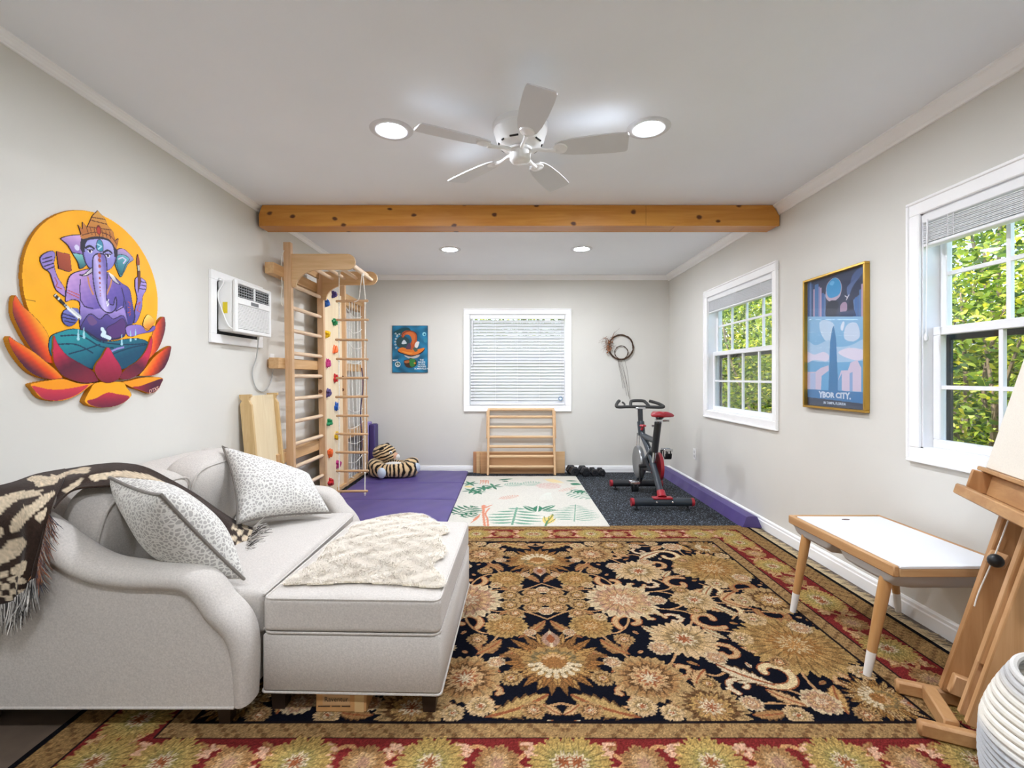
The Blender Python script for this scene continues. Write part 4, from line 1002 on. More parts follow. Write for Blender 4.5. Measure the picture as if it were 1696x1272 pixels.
# palmettes
def palm(cx, cy, R_, ang, top=('#96683a', '#a9834f', '#855f38')):
    ca, sa = math.cos(ang), math.sin(ang)
    for ring_, (n_l, Lr, w_) in enumerate(((23, 1.04, .20), (19, .86, .22), (15, .66, .24))):
        for k in range(n_l):
            a = ang+2*PI*(k+.5*ring_)/n_l; L = R_*Lr*(.86+.18*abs(math.cos((a-ang)/2))+.05*math.cos(k*2.3))
            q.leaf((cx+R_*.1*math.cos(a), cy+R_*.1*math.sin(a)), (cx+L*math.cos(a), cy+L*math.sin(a)), R_*w_*1.3, '#5c4128', 6); q.leaf((cx+R_*.1*math.cos(a), cy+R_*.1*math.sin(a)), (cx+L*math.cos(a), cy+L*math.sin(a)), R_*w_, top[(k+ring_) % 3], 6, '#6e4c2c')
    q.flower(cx, cy, R_*.52, 7, [(.45, '#8d6238'), (.62, '#a5824f'), (.78, '#7c6a48'), (1.2, '#9c7a4c')], ph=ang, jag=.12, sx=1.1, sy=.9)
    for s, rad in ((1, .44), (1, .30)):
        for k in range(-4, 5):
            a = ang+PI+k*.33*s; q.ell(cx+R_*rad*math.cos(a), cy+R_*rad*math.sin(a), R_*.075, R_*.05, CR, a)
    for k in range(-2, 3):
        a = ang+k*.5; q.ell(cx+R_*.2*math.cos(a), cy+R_*.2*math.sin(a), R_*.06, R_*.04, LT, a)
    q.leaf((cx+R_*.45*ca, cy+R_*.45*sa), (cx+R_*1.08*ca, cy+R_*1.08*sa), R_*.36, '#9a7a66', 0, CR); q.leaf((cx+R_*.6*ca, cy+R_*.6*sa), (cx+R_*.95*ca, cy+R_*.95*sa), R_*.16, RU)
palm(0, .545, .225, -PI/2); palm(1.17, .775, .135, .3, ('#96703e', '#a98a58', '#b0946a'))
# centre cluster
fl(0, 0, .06, 6, gold); fl(.095, 0, .05, 6, gold2); fl(.065, .085, .045, 6, gold); fl(0, .12, .035, 5, pink); fl(.18, .055, .048, 6, gold2); fl(.155, .14, .04, 5, gold)
for p in ((.18, .655, .045), (.10, .835, .045), (.29, .815, .05), (.385, .85, .04), (.47, .45, .05), (.68, .52, .045), (.76, .115, .045), (.60, .0, .045), (1.0, .20, .06), (1.22, .62, .045), (.86, .37, .05), (.58, .69, .04), (.33, .38, .045), (.26, .18, .035), (.93, .55, .04), (1.18, .28, .05), (.82, .86, .045), (1.06, .86, .04), (.09, .32, .028), (.69, .80, .04), (.50, .10, .04), (1.05, .02, .05), (.69, .0, .03), (.24, .55, .035)):
    fl(p[0], p[1], p[2]*.92, 5+int(p[0]*10) % 3, (gold, gold2, pink, grey)[int(p[0]*37+p[1]*11) % 4], jag=.16)
# small filler leaves and buds where the ground is still empty
for _ in range(1700):
    x, y = pr_.uniform(0, FX), pr_.uniform(0, FY); L = pr_.uniform(.03, .06); a = pr_.uniform(0, 2*PI)
    x2, y2 = x+L*math.cos(a), y+L*math.sin(a)
    i, j = int(x/q.res), int(y/q.res); g = 4
    if q.occ[max(0, j-g):j+g+1, max(0, i-g):i+g+1].any(): continue
    i, j = int((x+x2)/2/q.res), int((y+y2)/2/q.res)
    if i < 0 or j < 0 or q.occ[max(0, j-g):j+g+1, max(0, i-g):i+g+1].any(): continue
    i, j = int(x2/q.res), int(y2/q.res)
    if i < 0 or j < 0 or q.occ[max(0, j-3):j+4, max(0, i-3):i+4].any(): continue
    c = (LT, GO, '#b48a60', CR, '#a07848', RO)[pr_.integers(6)]
    q.leaf((x, y), (x2, y2), .020, c, 0, RU)
# borders
Xq, Yq = np.meshgrid(q.x, q.y)
def band(x0, y0, col, x1=QX, y1=QY):
    m = ((Xq > x0) | (Yq > y0)); q.c[m] = hexc(col)
def guard(x0, y0, base, spot):
    band(x0, y0, base)
    m = ((Xq > x0) | (Yq > y0)) & (np.sin(Xq*150)*np.sin(Yq*150)+.6*np.sin(Xq*61+Yq*83) > .55); q.c[m] = hexc(spot)
band(FX, FY, '#1a1517'); guard(FX+.012, FY+.012, '#977850', '#745636'); band(FX+.082, FY+.075, '#241a1a'); band(FX+.09, FY+.082, '#742826')
q.occ[:] = False
BW = .215; bc = FX+.09+BW/2; bcy = FY+.082+.19/2
def bfl(x, y, big):
    fl(x, y, .092 if big else .06, 10 if big else 7, [(.2, RU), (.34, CR), (.55, '#9a8850'), (.75, '#b3975a'), (1.2, '#a88a50')] if big else [(.3, RO), (.6, LT), (1.2, GO)], sx=1.0, sy=1.0, jag=.16)
for k in range(5):
    yb = .02+k*.215; big = k % 2 == 0
    if yb < FY+.12:
        for s in (-1, 1):
            vine((bc, yb), (bc+s*.075, yb+.06), (bc+s*.02, yb+.13), (bc-s*.06, yb+.20), w=.016, c='#b98a5c')
            q.leaf((bc+s*.03, yb+.09), (bc+s*.095, yb+.14), .04, GO, 4, RU); q.leaf((bc-s*.02, yb+.12), (bc-s*.085, yb+.06), .035, LT, 4, RU)
            scroll(bc+s*.05, yb+.11, .034, s+k, .7, .012, LT, s)
        bfl(bc, yb, big)
for k in range(8):
    xb = .02+k*.205; big = k % 2 == 0
    if xb < FX+.05:
        for s in (-1, 1):
            vine((xb, bcy), (xb+.06, bcy+s*.065), (xb+.13, bcy+s*.02), (xb+.2, bcy-s*.05), w=.016, c='#b98a5c')
            q.leaf((xb+.09, bcy+s*.03), (xb+.14, bcy+s*.085), .04, GO, 4, RU); scroll(xb+.11, bcy+s*.045, .032, s+k, .7, .012, '#cda184', s)
        bfl(xb, bcy, big)
bfl(bc, bcy, True)
guard(FX+.09+BW, FY+.082+.19, '#241a1a', '#241a1a'); guard(FX+.098+BW, FY+.090+.19, '#94744a', '#745636')
m_ = (Xq > QX-.025); q.c[m_] = hexc('#121216')
# yarn speckle, abrash
q.c *= (1+.10*rng.standard_normal(q.c.shape[:2]))[..., None]
full = R2(-QX, -QY, QX, QY, .0042, NV)
top = np.concatenate([q.c[:, :0:-1], q.c], 1); full_c = np.concatenate([top[:0:-1], top], 0)
full.h, full.w = full_c.shape[:2]; full.c = full_c; full.x = np.linspace(-QX, QX, full.w); full.y = np.linspace(-QY, QY, full.h)
full.c = full.c*(1+.05*rng.standard_normal(full.c.shape[:2]))[..., None]
pile_m = vcol('wool_pile', .95, bump=.6, bscale=330, sheen=0, spec=.03, var=.18, vscale=260)
o = full.sheet('persian_rug', lambda a, b: np.stack([a+RXC, b+RYC, .0135+.0008*np.sin(a*9+b*4)], 1), pile_m, None, None, lambda a, b: np.stack([a+RXC, b+RYC, np.full_like(a, .0005)], 1), '#1a1518')
tag(o, 'large oriental rug with golden flowers on black and a red border', 'rug')
m = M(); fr_ = np.random.default_rng(3)
for k in range(620):
    y = RYC-QY+2*QY*(k+.5)/620; L = .075+.012*fr_.standard_normal(); dy = .018*math.sin(k*.33)+.006*fr_.standard_normal()
    x0 = RXC+QX-.004; w = .0032; z = .006+.003*fr_.random()
    m.add([(x0, y-w, z+.004), (x0, y+w, z+.004), (x0+L*.5, y+w+dy*.4, z+.003), (x0+L*.5, y-w+dy*.4, z+.003), (x0+L, y+w*.6+dy, .003), (x0+L, y-w*.6+dy, .003)], [(0, 1, 2, 3), (3, 2, 4, 5)])
m.build('fringe', mat('cotton_fringe', '#c9b48e', .95, var=.12, vscale=90), o, smooth=0, recalc=False)['kind'] = 'stuff'
# ================================================================ things along the back wall
# folding climbing ladder leaning under the window
r = thing('climbing_ladder', (.15, 5.75, 0), 'pale wooden climbing ladder leaning under the back window', 'climbing ladder')
def lean(z): return 5.70+(5.90-5.70)*z/.80
LA, LB = -.258, .570
for x in (LA, LB-.028):
    M().bar((x+.014, lean(.0185), .0185), (x+.014, lean(.79), .79), .028, .045, (0, 1, 0), .004).build('side_post', pineZ, r)
    M().bar((x+(.034 if x > 0 else -.006), lean(.40), .45), (x+(.034 if x > 0 else -.006), lean(.79)-.012, .775), .012, .03, (0, 1, 0), .003).build('hinge_arm', pineZ, r)
for p in (678.3, 690.6, 707.2, 723.8, 739.8, 756, 773):
    Yg = 5.8
    for _ in range(4): z = EYE-(p-VY)*Yg/F_PX; Yg = lean(z)
    M().tube([(LA+.005, Yg, z), (LB-.005, Yg, z)], .0175, 14).build('rung', pineX, r)
M().box((LA+.02, lean(.80)-.012, .785), (LB-.02, lean(.80)+.01, .808), .004).build('top_rail', pineX, r)
def plank_stand(x0, x1, y0, lb, h, mm):
    o = M().box((x0, y0, .0095), (x1, y0+.018, h), .006).build('wooden_board', mm); return tag(o, lb, 'board', 'boards behind the climbing ladder')
bw = wood('board_ply', '#cda577', '#dcb98e', 'X', .5, 9); bw2 = wood('board_red', '#b07a52', '#c49068', 'Z', .5, 9)
plank_stand(-.395, .695, 5.86, 'long pale board on edge, the middle one behind the ladder, reaching farthest right', .278, bw)
plank_stand(-.435, .60, 5.885, 'reddish board on edge against the back wall, rearmost behind the ladder', .272, bw2)
plank_stand(-.348, .58, 5.835, 'tan board on edge closest behind the ladder rungs', .268, wood('board_tan', '#bb8c60', '#cc9f74', 'X', .5, 9))
# dumbbells
rubber = mat('rubber_black', '#1b1c20', .5, var=.08, bump=.1, bscale=200)
def dumbbell(x, y, R_, L, ang, lb):
    r = thing('dumbbell', (x, y, .009), lb, 'dumbbell', 'black hex dumbbells')
    d = Vector((math.sin(ang), math.cos(ang), 0)); s = Vector((d.y, -d.x, 0)); c = Vector((x, y, .0095+R_*math.cos(PI/6)))
    M().tube([c, c+d*L], .014, 12).build('handle', steel_m, r)
    hl = L*.36
    for a, b in ((0, hl), (L-hl, L)):
        def rg(t, k): return [c+d*t+(s*math.cos(j*PI/3)+Vector((0, 0, 1))*math.sin(j*PI/3))*R_*k for j in range(6)]
        vs = []; fs = []
        for t, k in ((a, .78), (a+.008, .97), (a+.016, 1), (b-.016, 1), (b-.008, .97), (b, .78)): vs += rg(t, k)
        for i in range(5):
            for j in range(6): fs.append((i*6+j, i*6+(j+1) % 6, i*6+6+(j+1) % 6, i*6+6+j))
        fs += [tuple(range(6)), tuple(range(30, 36))]
        M().add(vs, fs).build('weight_head', rubber, r, smooth=20)
dumbbell(.792, 5.66, .063, .20, -.18, 'large black hex dumbbell on the left end of the row by the wall')
dumbbell(.925, 5.66, .060, .20, -.14, 'large black hex dumbbell second from the left in the row')
dumbbell(1.032, 5.68, .047, .17, -.08, 'small black hex dumbbell third from the left in the row')
dumbbell(1.123, 5.68, .045, .17, -.06, 'small black hex dumbbell on the right end, beside the bike')
# wreath
vine_m = mat('twig_brown', '#4a3628', .85, var=.2, vscale=60, bump=.5, bscale=200)
wx, wz = on_depth(1028.7, 574.9, YB-.03); r = thing('twig_wreath', (wx, YB, wz-.2), 'twig wreath of two rings with dried flowers on the back wall', 'wreath')
m = M(); rs = np.random.default_rng(2)
for k in range(6):
    p1, p2 = rs.uniform(0, 6, 2)
    m.tube([(wx+(.152+.006*math.sin(7*a+p1))*math.cos(a), YB-.022+.007*math.sin(5*a+p2), wz+(.152+.006*math.sin(7*a+p1))*math.sin(a)) for a in np.linspace(0, 2*PI, 60)[:-1]], .0045, 6, True)
m.build('outer_ring', vine_m, r, weld=False)
m = M(); iz = wz-.066
for k in range(3):
    p1, p2 = rs.uniform(0, 6, 2)
    m.tube([(wx+.005+(.082+.003*math.sin(5*a+p1))*math.cos(a), YB-.020+.004*math.sin(5*a+p2), iz+(.082+.003*math.sin(5*a+p1))*math.sin(a)) for a in np.linspace(0, 2*PI, 44)[:-1]], .0035, 6, True)
m.build('inner_ring', vine_m, r, weld=False)
m = M()
for k in range(46):
    a = PI*.9+.5*rs.standard_normal(); b = rs.uniform(0, 2*PI); L = rs.uniform(.04, .12); x0, z0_ = wx-.148+.02*rs.standard_normal(), wz+.03+.045*rs.standard_normal()
    m.tube([(x0, YB-.03, z0_), (x0+L*.5*math.cos(b), YB-.045, z0_+L*.5*math.sin(b)), (x0+L*math.cos(b+.3), YB-.04, z0_+L*math.sin(b+.3))], [.0025, .0018, .0006], 4)
m.tube([(wx-.11, YB-.03, wz+.1), (wx-.09, YB-.04, wz+.17), (wx-.02, YB-.04, wz+.235)], [.003, .002, .0006], 5); m.tube([(wx-.12, YB-.03, wz+.1), (wx-.08, YB-.04, wz+.2)], [.003, .0006], 5)
m.build('dried_sprigs', mat('dried_brown', '#7a5138', .9, var=.25, vscale=40), r, weld=False)
m = M()
for k in range(14):
    x0, z0_ = wx-.150+.02*rs.standard_normal(), wz+.02+.05*rs.standard_normal(); m.ell((x0, YB-.045, z0_), (.011, .009, .011), None, 8, 6)
m.build('dried_flowers', mat('dried_rust', '#8a5f44', .9, var=.3, vscale=40), r, weld=False)
m = M()
for (xa, xb, zb2) in ((-.04, .03, .79), (-.03, .075, .70), (-.02, .11, .665), (.045, .118, .655), (-.035, .05, .80), (.0, .10, .69)):
    m.tube(smoothpts([(wx+xa, YB-.015, wz-.15), (wx+xa*.6+xb*.4+.012, YB-.014, (wz-.15)*.6+1.0*.4-.02), (wx+xb, YB-.012, zb2+.26)], 5), .0013, 4)
m.build('hanging_twigs', vine_m, r, weld=False)
# small poster on the back wall
po = R2(0, 0, .437, .58, .0024, '#1f6f92')
Xp, Yp = np.meshgrid(po.x, po.y)
n_ = np.sin(Xp*31+2*np.sin(Yp*17))*np.sin(Yp*23+Xp*11)
po.c = np.array(hexc('#1d6c90'))*(1+.22*n_)[..., None]
pz = lambda x, y: ((x-125)/745*.437, .58-(y-125)/980*.58)
def pp(*a): return smoothpts([pz(*x) for x in a], 5, True)
po.poly(pp((150, 260), (320, 180), (470, 170), (520, 260), (400, 300), (230, 330)), '#1c4a52')
po.poly(pp((215, 420), (330, 330), (480, 420), (470, 560), (300, 590), (220, 540)), '#2b4a50')
po.poly(pp((240, 640), (330, 580), (480, 620), (640, 640), (800, 600), (790, 660), (680, 740), (520, 770), (380, 730), (260, 690)), '#2a1a22')
po.poly(pp((245, 625), (340, 580), (480, 620), (640, 620), (800, 590), (770, 650), (660, 720), (520, 745), (380, 710), (270, 670)), '#d9772c')
po.poly(pp((320, 655), (450, 680), (560, 690), (500, 720), (380, 690)), '#e8953c'); po.poly(pp((380, 745), (520, 775), (700, 730), (660, 790), (520, 815), (430, 790)), '#b8b4b0')
po.poly(pp((320, 350), (340, 270), (430, 225), (560, 235), (640, 300), (650, 420), (600, 560), (520, 640), (480, 560), (540, 420), (480, 320), (400, 320), (360, 370)), '#b8562c')
po.poly(pp((400, 290), (470, 255), (560, 270), (610, 340), (600, 430), (560, 520), (540, 430), (500, 330)), '#cf6f38')
po.line(smoothpts([pz(330, 370), pz(350, 290), pz(440, 240), pz(560, 240), pz(640, 310), pz(650, 430)], 5), .006, '#2a1a22')
po.poly(pp((410, 600), (480, 480), (520, 560), (500, 620)), '#5b4258'); po.poly(pp((600, 520), (640, 460), (695, 470), (660, 580), (610, 590)), '#e0dcd8'); po.poly(pp((570, 590), (640, 590), (660, 650), (600, 670)), '#4a5a50')
po.poly(pp((320, 500), (370, 420), (430, 490), (380, 510)), '#c9d2d8')
for (x, y) in ((195, 290), (225, 345), (200, 400), (185, 460), (190, 520), (205, 590), (230, 320), (275, 300)): po.ell(*pz(x, y), .011, .010, '#cfe0e4'); po.ell(*pz(x, y), .005, .005, '#1d5a78')
po.ell(*pz(800, 300), .022, .024, '#8fd0dc'); po.ell(*pz(806, 306), .012, .013, '#1d6c90'); po.ell(*pz(825, 430), .022, .03, '#2c86a2')
po.poly(pp((370, 860), (480, 830), (500, 800), (620, 840), (640, 940), (560, 1000), (420, 990)), '#3a2a22'); po.poly(pp((490, 830), (600, 830), (610, 930), (560, 990), (500, 960)), '#2f7a3c'); po.poly(pp((380, 870), (470, 850), (480, 900), (400, 910)), '#a8643c'); po.ell(*pz(600, 910), .012, .01, '#e0902c')
po.ell(*pz(240, 935), .033, .033, '#e8ecec'); po.ell(*pz(240, 935), .026, .026, '#2c5a50'); po.line([pz(240, 880), pz(240, 990)], .005, '#e8ecec'); po.line([pz(240, 935), pz(205, 970)], .005, '#e8ecec'); po.line([pz(240, 935), pz(275, 970)], .005, '#e8ecec')
X0p, Z0p = on_depth(649.8, 616.8, YB-.02)
r = thing('concert_poster', (X0p+.22, YB, Z0p), 'small blue poster with an orange sea creature on the back wall', 'poster')
M().box((X0p-.003, YB-.018, Z0p-.003), (X0p+.440, YB+.003, Z0p+.583), .002).build('backing_board', mat('poster_edge', '#3a4a58', .5), r)
po.sheet('print', lambda a, b: np.stack([X0p+a, np.full_like(a, YB-.0186), Z0p+b], 1), vcol('poster_print', .35, spec=.4), r, loc=None)
pf = lambda x, y: (lambda a, b, c: (X0p+x+a, YB-.0190-c, Z0p+y+b))
wt = mat('print_white', '#e9f1f4', .5)
text('lettering', 'THE\nBANDS\nIN THE\nWOODS\nSOMERVILLE FL', .027, pf(.365, .10), wt, r, bold=.0003, depth=.0004)
text('lettering', 'MAY', .03, pf(.035, .15), wt, r, bold=.0003, depth=.0004)
# ================================================================ gold-framed poster on the right wall
FXr = XR-.028
zq = lambda x, y: on_left(1310+x/4.543, 420+y/4.543, FXr)
yb = R2(2.63, .99, 3.21, 1.84, .0025, '#6fa6d2')
Xp, Yp = np.meshgrid(yb.x, yb.y)
def yp(pts, c, sm=0):
    p = [zq(*a) for a in pts]; yb.poly(smoothpts(p, sm, True) if sm else p, c)
# lower sky: pale blue with pink clouds
tt = np.clip((Yp-1.05)/.5, 0, 1)[..., None]
yb.c[:] = np.array(hexc('#5b9fd0'))*(1-tt)+np.array(hexc('#86b8de'))*tt
yp([(90, 60), (560, 60), (560, 474), (90, 474)], '#343f5a')
yp([(90, 215), (130, 230), (140, 474), (90, 474)], '#3f6aa6')
for x0, x1, y0, c in ((98, 118, 212, '#3f6aa6'), (118, 128, 216, '#5f83b8'), (128, 142, 232, '#34507e'), (142, 153, 270, '#b49bb8'), (153, 182, 236, '#4a78b0'), (182, 192, 250, '#8a86b4'), (192, 204, 258, '#b49bb8'), (204, 222, 300, '#3f6aa6'), (222, 236, 306, '#5a7cae'), (440, 452, 345, '#5a7cae'), (452, 470, 330, '#3f6aa6'), (470, 484, 318, '#4a6c9e'), (484, 500, 272, '#4f79b0'), (500, 514, 230, '#b09cba'), (514, 530, 205, '#a894b8'), (530, 548, 180, '#5b7cae')):
    yp([(x0, y0), (x1, y0-(x1-x0)*.3), (x1, 474), (x0, 474)], c)
yp([(430, 170), (500, 100), (530, 120), (440, 240), (415, 300)], '#4a5f8c', 4); yp([(395, 250), (470, 190), (430, 260), (405, 330)], '#5a6f9c', 4)
yp([(236, 290), (246, 230), (290, 184), (330, 190), (354, 240), (345, 310), (310, 350), (262, 358), (236, 330)], '#bfaec4', 5)
yp([(240, 280), (250, 230), (290, 186), (328, 192), (350, 240), (340, 300), (300, 328), (258, 330)], '#3f9ad2', 5); yp([(262, 230), (282, 206), (300, 214), (286, 240)], '#6fbbe6', 4)
yp([(236, 470), (240, 395), (262, 360), (300, 352), (330, 372), (320, 430), (300, 470)], '#232c42', 4)
yp([(395, 470), (400, 400), (412, 360), (436, 352), (446, 420), (440, 470)], '#26304a', 4); yp([(344, 440), (344, 392), (366, 366), (390, 370), (394, 420), (370, 445)], '#a58da8', 4)
yb.line([zq(380, 318), zq(396, 330), zq(408, 312)], .006, '#d8d4e0'); yb.line([zq(398, 330), zq(388, 350)], .005, '#d8d4e0')
yp([(330, 470), (336, 440), (450, 425), (462, 470)], '#2c4066')
# lower half
yp([(95, 474), (548, 474), (548, 560), (95, 600)], '#86b6dc'); yp([(190, 520), (240, 500), (300, 540), (280, 640), (240, 660), (200, 600)], '#bcd3ea', 4)
yp([(345, 560), (360, 515), (375, 520), (362, 580)], '#d5dff0', 3); yp([(375, 640), (380, 560), (420, 520), (470, 530), (490, 620), (440, 660)], '#c4d4ea', 4)
yp([(95, 660), (160, 690), (260, 650), (320, 700), (420, 690), (548, 640), (548, 800), (95, 800)], '#a4c6e4', 4)
yp([(95, 740), (150, 760), (220, 740), (260, 770), (240, 810), (150, 800), (95, 820)], '#d8d2e8', 4); yp([(330, 740), (400, 710), (500, 720), (540, 750), (500, 800), (440, 800), (360, 770)], '#dcd6ea', 4)
yp([(268, 660), (285, 560), (296, 540), (312, 640), (330, 1040), (255, 1040)], '#3a78ac')
yp([(95, 890), (160, 890), (200, 860), (258, 840), (258, 880), (205, 920), (200, 1025), (95, 1020)], '#cbbfd6', 0); yp([(120, 900), (160, 895), (160, 1022), (120, 1020)], '#a9b9dc')
yp([(325, 960), (350, 880), (400, 880), (420, 820), (470, 800), (500, 860), (500, 1040), (330, 1030)], '#cfc2d8', 0); yp([(325, 960), (355, 900), (356, 1030), (325, 1030)], '#6fa2d0'); yp([(412, 900), (436, 890), (436, 1035), (412, 1035)], '#8aa8d4')
yp([(95, 1020), (548, 1045), (548, 1140), (95, 1080)], '#3f78ae'); yp([(90, 1078), (560, 1135), (560, 1200), (90, 1160)], '#26354e')
r = thing('framed_poster', (XR, 2.92, .98), 'tall gold-framed city poster in blues and pinks hanging between the right wall windows', 'framed poster')
gold_m = mat('gold_frame', '#c29a48', .3, metal=.85, var=.05)
m = M(); ya, yc, za, zc = 2.645, 3.203, .992, 1.836; e = .014; XF_ = 1.975
for lo, hi in (((XF_, ya, zc-e), (XR, yc, zc)), ((XF_, ya, za), (XR, yc, za+e)), ((XF_, ya, za+e), (XR, ya+e, zc-e)), ((XF_, yc-e, za+e), (XR, yc, zc-e))): m.box(lo, hi, .002)
m.build('frame', gold_m, r, smooth=20, weld=False)
msk = (Xp > ya+e*.6) & (Xp < yc-e*.6) & (Yp > za+e*.6) & (Yp < zc-e*.6)
yb.sheet('print', lambda a, b: np.stack([np.full_like(a, XR-.006), a, b], 1), vcol('print_paper', .6, spec=.2), r, msk)
M().box((XR-.014, ya+e*.5, za+e*.5), (XR-.0115, yc-e*.5, zc-e*.5)).build('glass', glass_m, r, smooth=0)
wt2 = mat('print_pale', '#c9d8ea', .6)
c_y, c_z = zq(300, 1068)
text('title_lettering', 'YBOR CITY.', .045, lambda x, y, z: (XR-.0068-z, c_y-x, c_z+y), wt2, r, bold=.0022, depth=.0006, warp=lambda x, y: (x, y*(1+.5*abs(x)/.2)*.9), stretch=1.2)
c_y2, c_z2 = zq(300, 1128)
text('subtitle_lettering', 'IN TAMPA, FLORIDA', .022, lambda x, y, z: (XR-.0068-z, c_y2-x, c_z2+y), wt2, r, bold=.0004, depth=.0006, stretch=1.0)
# outlet on the right wall
r = thing('wall_outlet', (XR, 5.13, .31), 'white outlet low on the right wall behind the exercise bike', 'outlet')
M().box((XR-.006, 5.095, .31), (XR, 5.165, .425), .002).build('cover_plate', plastic_w, r)
m = M()
for z in (.345, .39): m.box((XR-.0085, 5.115, z-.015), (XR-.0055, 5.145, z+.015), .001)
m.build('sockets', mat('socket_grey', '#c9c9c6', .4), r, weld=False)
# ================================================================ exercise bike
bf = mat('bike_grey', '#2f363d', .35, var=.05, spec=.5); bk = mat('bike_black', '#26282b', .45, var=.08); bred = mat('bike_red', '#a3222e', .35, var=.05, coat=.3)
foam = mat('foam_grip', '#3b3a38', .85, var=.08, bump=.3, bscale=200)
X0 = 1.372
r = thing('exercise_bike', (X0, 4.62, .009), 'dark grey and red exercise bike on the rubber floor by the back right corner', 'exercise bike')
M().cyl((1.118, 4.255, .078), (1.628, 4.255, .078), .036, 24).build('rear_stabilizer', bf, r)
M().cyl((1.095, 5.03, .075), (1.60, 5.03, .075), .034, 24).build('front_stabilizer', bk, r)
for (x, y, R_, z) in ((1.106, 4.255, .037, .078), (1.64, 4.255, .037, .078), (1.085, 5.03, .035, .075), (1.61, 5.03, .035, .075)):
    M().cyl((x-.012, y, z), (x+.012, y, z), R_, 24).build('end_cap', bred, r)
for x, y in ((1.145, 4.255), (1.60, 4.255), (1.13, 5.03), (1.57, 5.03)): M().lathe([(0, .0095), (.022, .0095), (.022, .022), (.010, .026), (.010, .045), (0, .045)], (x, y, 0), None, 14).build('levelling_foot', bk, r)
for x in (1.315, 1.455): M().lathe([(.0, .008), (.008, .006), (.011, 0), (0, -.004)], (x, 4.255-.036, .082), rotm('X', 90), 12).build('bolt', steel_m, r)
m = M().box((1.285, 4.225, .105), (1.46, 4.29, .124), .006); m.tube([(X0, 4.262, .118), (X0, 4.30, .165)], [.042, .036], 16, up=(1, 0, 0)); m.build('rear_clamp', bred, r, weld=False)
m = M().tube(smoothpts([(X0, 4.285, .135), (X0, 4.44, .285), (X0, 4.62, .455), (X0-.005, 4.80, .575), (X0-.010, 4.885, .64)], 5), .034, 14, sy=.85, up=(1, 0, 0))
m.tube([(X0-.010, 4.865, .60), (X0-.012, 4.905, .735)], .036, 14)
m.tube(smoothpts([(X0, 4.45, .60), (X0, 4.60, .595), (X0-.004, 4.79, .60)], 4), .028, 12)
m.tube(smoothpts([(X0, 4.47, .52), (X0, 4.60, .46), (X0-.004, 4.80, .29), (X0-.006, 5.02, .09)], 5), .033, 14, sy=.9, up=(1, 0, 0))
m.build('frame', bf, r, weld=False)
M().tube([(X0, 4.475, .495), (X0+.004, 4.385, .775)], .032, 16).build('seat_tube', bk, r)
M().tube([(X0, 4.50, .39), (X0, 4.47, .52)], .017, 12).build('lower_post', steel_m, r)
m = M().tube([(X0+.004, 4.386, .77), (X0+.005, 4.365, .815)], .020, 14); m.box((X0-.028, 4.33, .782), (X0+.034, 4.385, .812), .006); m.cyl((X0+.02, 4.35, .792), (X0+.092, 4.345, .796), .009, 10); m.cyl((X0-.05, 4.40, .742), (X0-.03, 4.40, .742), .010, 10)
m.build('seat_clamp', steel_m, r, weld=False)
M().cyl((X0-.02, 4.33, .822), (X0+.022, 4.35, .835), .018, 10).box((X0-.02, 4.28, .818), (X0+.022, 4.40, .834), .004).build('saddle_rails', black_m, r, weld=False)
def sad(u, v):
    y = 4.215+.27*u; hw = .086*(1-u)**.9+.022+.006*math.sin(u*PI); hw *= min(1, (u/.06)**.5) if u < .06 else (min(1, ((1-u)/.08)**.5) if u > .92 else 1)
    a = 2*PI*v; x = hw*math.cos(a); z = .026*math.sin(a); groove = .010*math.exp(-(x/.014)**2)*(1 if math.sin(a) > 0 else .3)
    return (X0+x, y, .862+z-groove-.010*(abs(x)/.09)**2-.01*u)
M().grid(sad, 20, 28, False, True).build('saddle', bred, r, smooth=180)
M().tube([(X0-.012, 4.905, .72), (X0-.012, 4.925, .868)], .026, 14).build('handlebar_post', bk, r)
M().box((X0-.06, 4.895, .862), (X0+.04, 4.96, .884), .006).build('handlebar_clamp', steel_m, r)
m = M().tube(smoothpts([(1.165, 5.01, .945), (1.14, 4.985, .925), (1.118, 4.94, .895), (1.14, 4.925, .884), (1.25, 4.93, .886), (1.45, 4.93, .884), (1.57, 4.925, .882), (1.607, 4.94, .889), (1.57, 4.985, .915), (1.485, 5.03, .942)], 5), .0165, 12)
m.tube(smoothpts([(1.265, 4.93, .89), (1.275, 4.965, .93), (1.30, 4.98, .945), (1.40, 4.98, .945), (1.43, 4.965, .928), (1.455, 4.93, .89)], 5), .0165, 12)
m.tube(smoothpts([(1.20, 4.93, .89), (1.205, 4.955, .915), (1.19, 4.98, .93)], 4), .010, 8)
m.build('handlebar', foam, r, smooth=60, weld=False)
M().cyl((X0-.02, 4.845, .655), (X0-.008, 4.835, .69), .014, 10).lathe([(0, 0), (.03, .002), (.034, .010), (.026, .020), (0, .024)], (X0-.008, 4.835, .69), None, 16).build('resistance_knob', bred, r, weld=False)
M().tube([(X0-.045, 4.905, .62), (X0-.05, 4.90, .44)], .007, 8).tube([(X0-.02, 4.90, .62), (X0-.03, 4.905, .47)], .006, 8).build('brake_rod', steel_m, r, weld=False)
M().box((X0-.06, 4.82, .415), (X0-.0, 4.93, .445), .006).build('brake_bracket', mat('red_bracket', '#b45a54', .5), r)
RX = rotm('Y', 90)
M().lathe([(0, -.02), (.10, -.02), (.125, -.024), (.158, -.024), (.162, -.018), (.162, .018), (.158, .024), (.125, .024), (.10, .02), (0, .02)], (X0-.045, 4.86, .33), RX, 48).build('flywheel', mat('flywheel_grey', '#8f9192', .3, metal=.7, var=.04), r)
pts = [(4.585+.135*math.cos(a), .335+.135*math.sin(a)) for a in np.linspace(PI/2, 1.5*PI, 18)]+[(4.86+.075*math.cos(a), .33+.075*math.sin(a)) for a in np.linspace(-PI/2, PI/2, 12)]
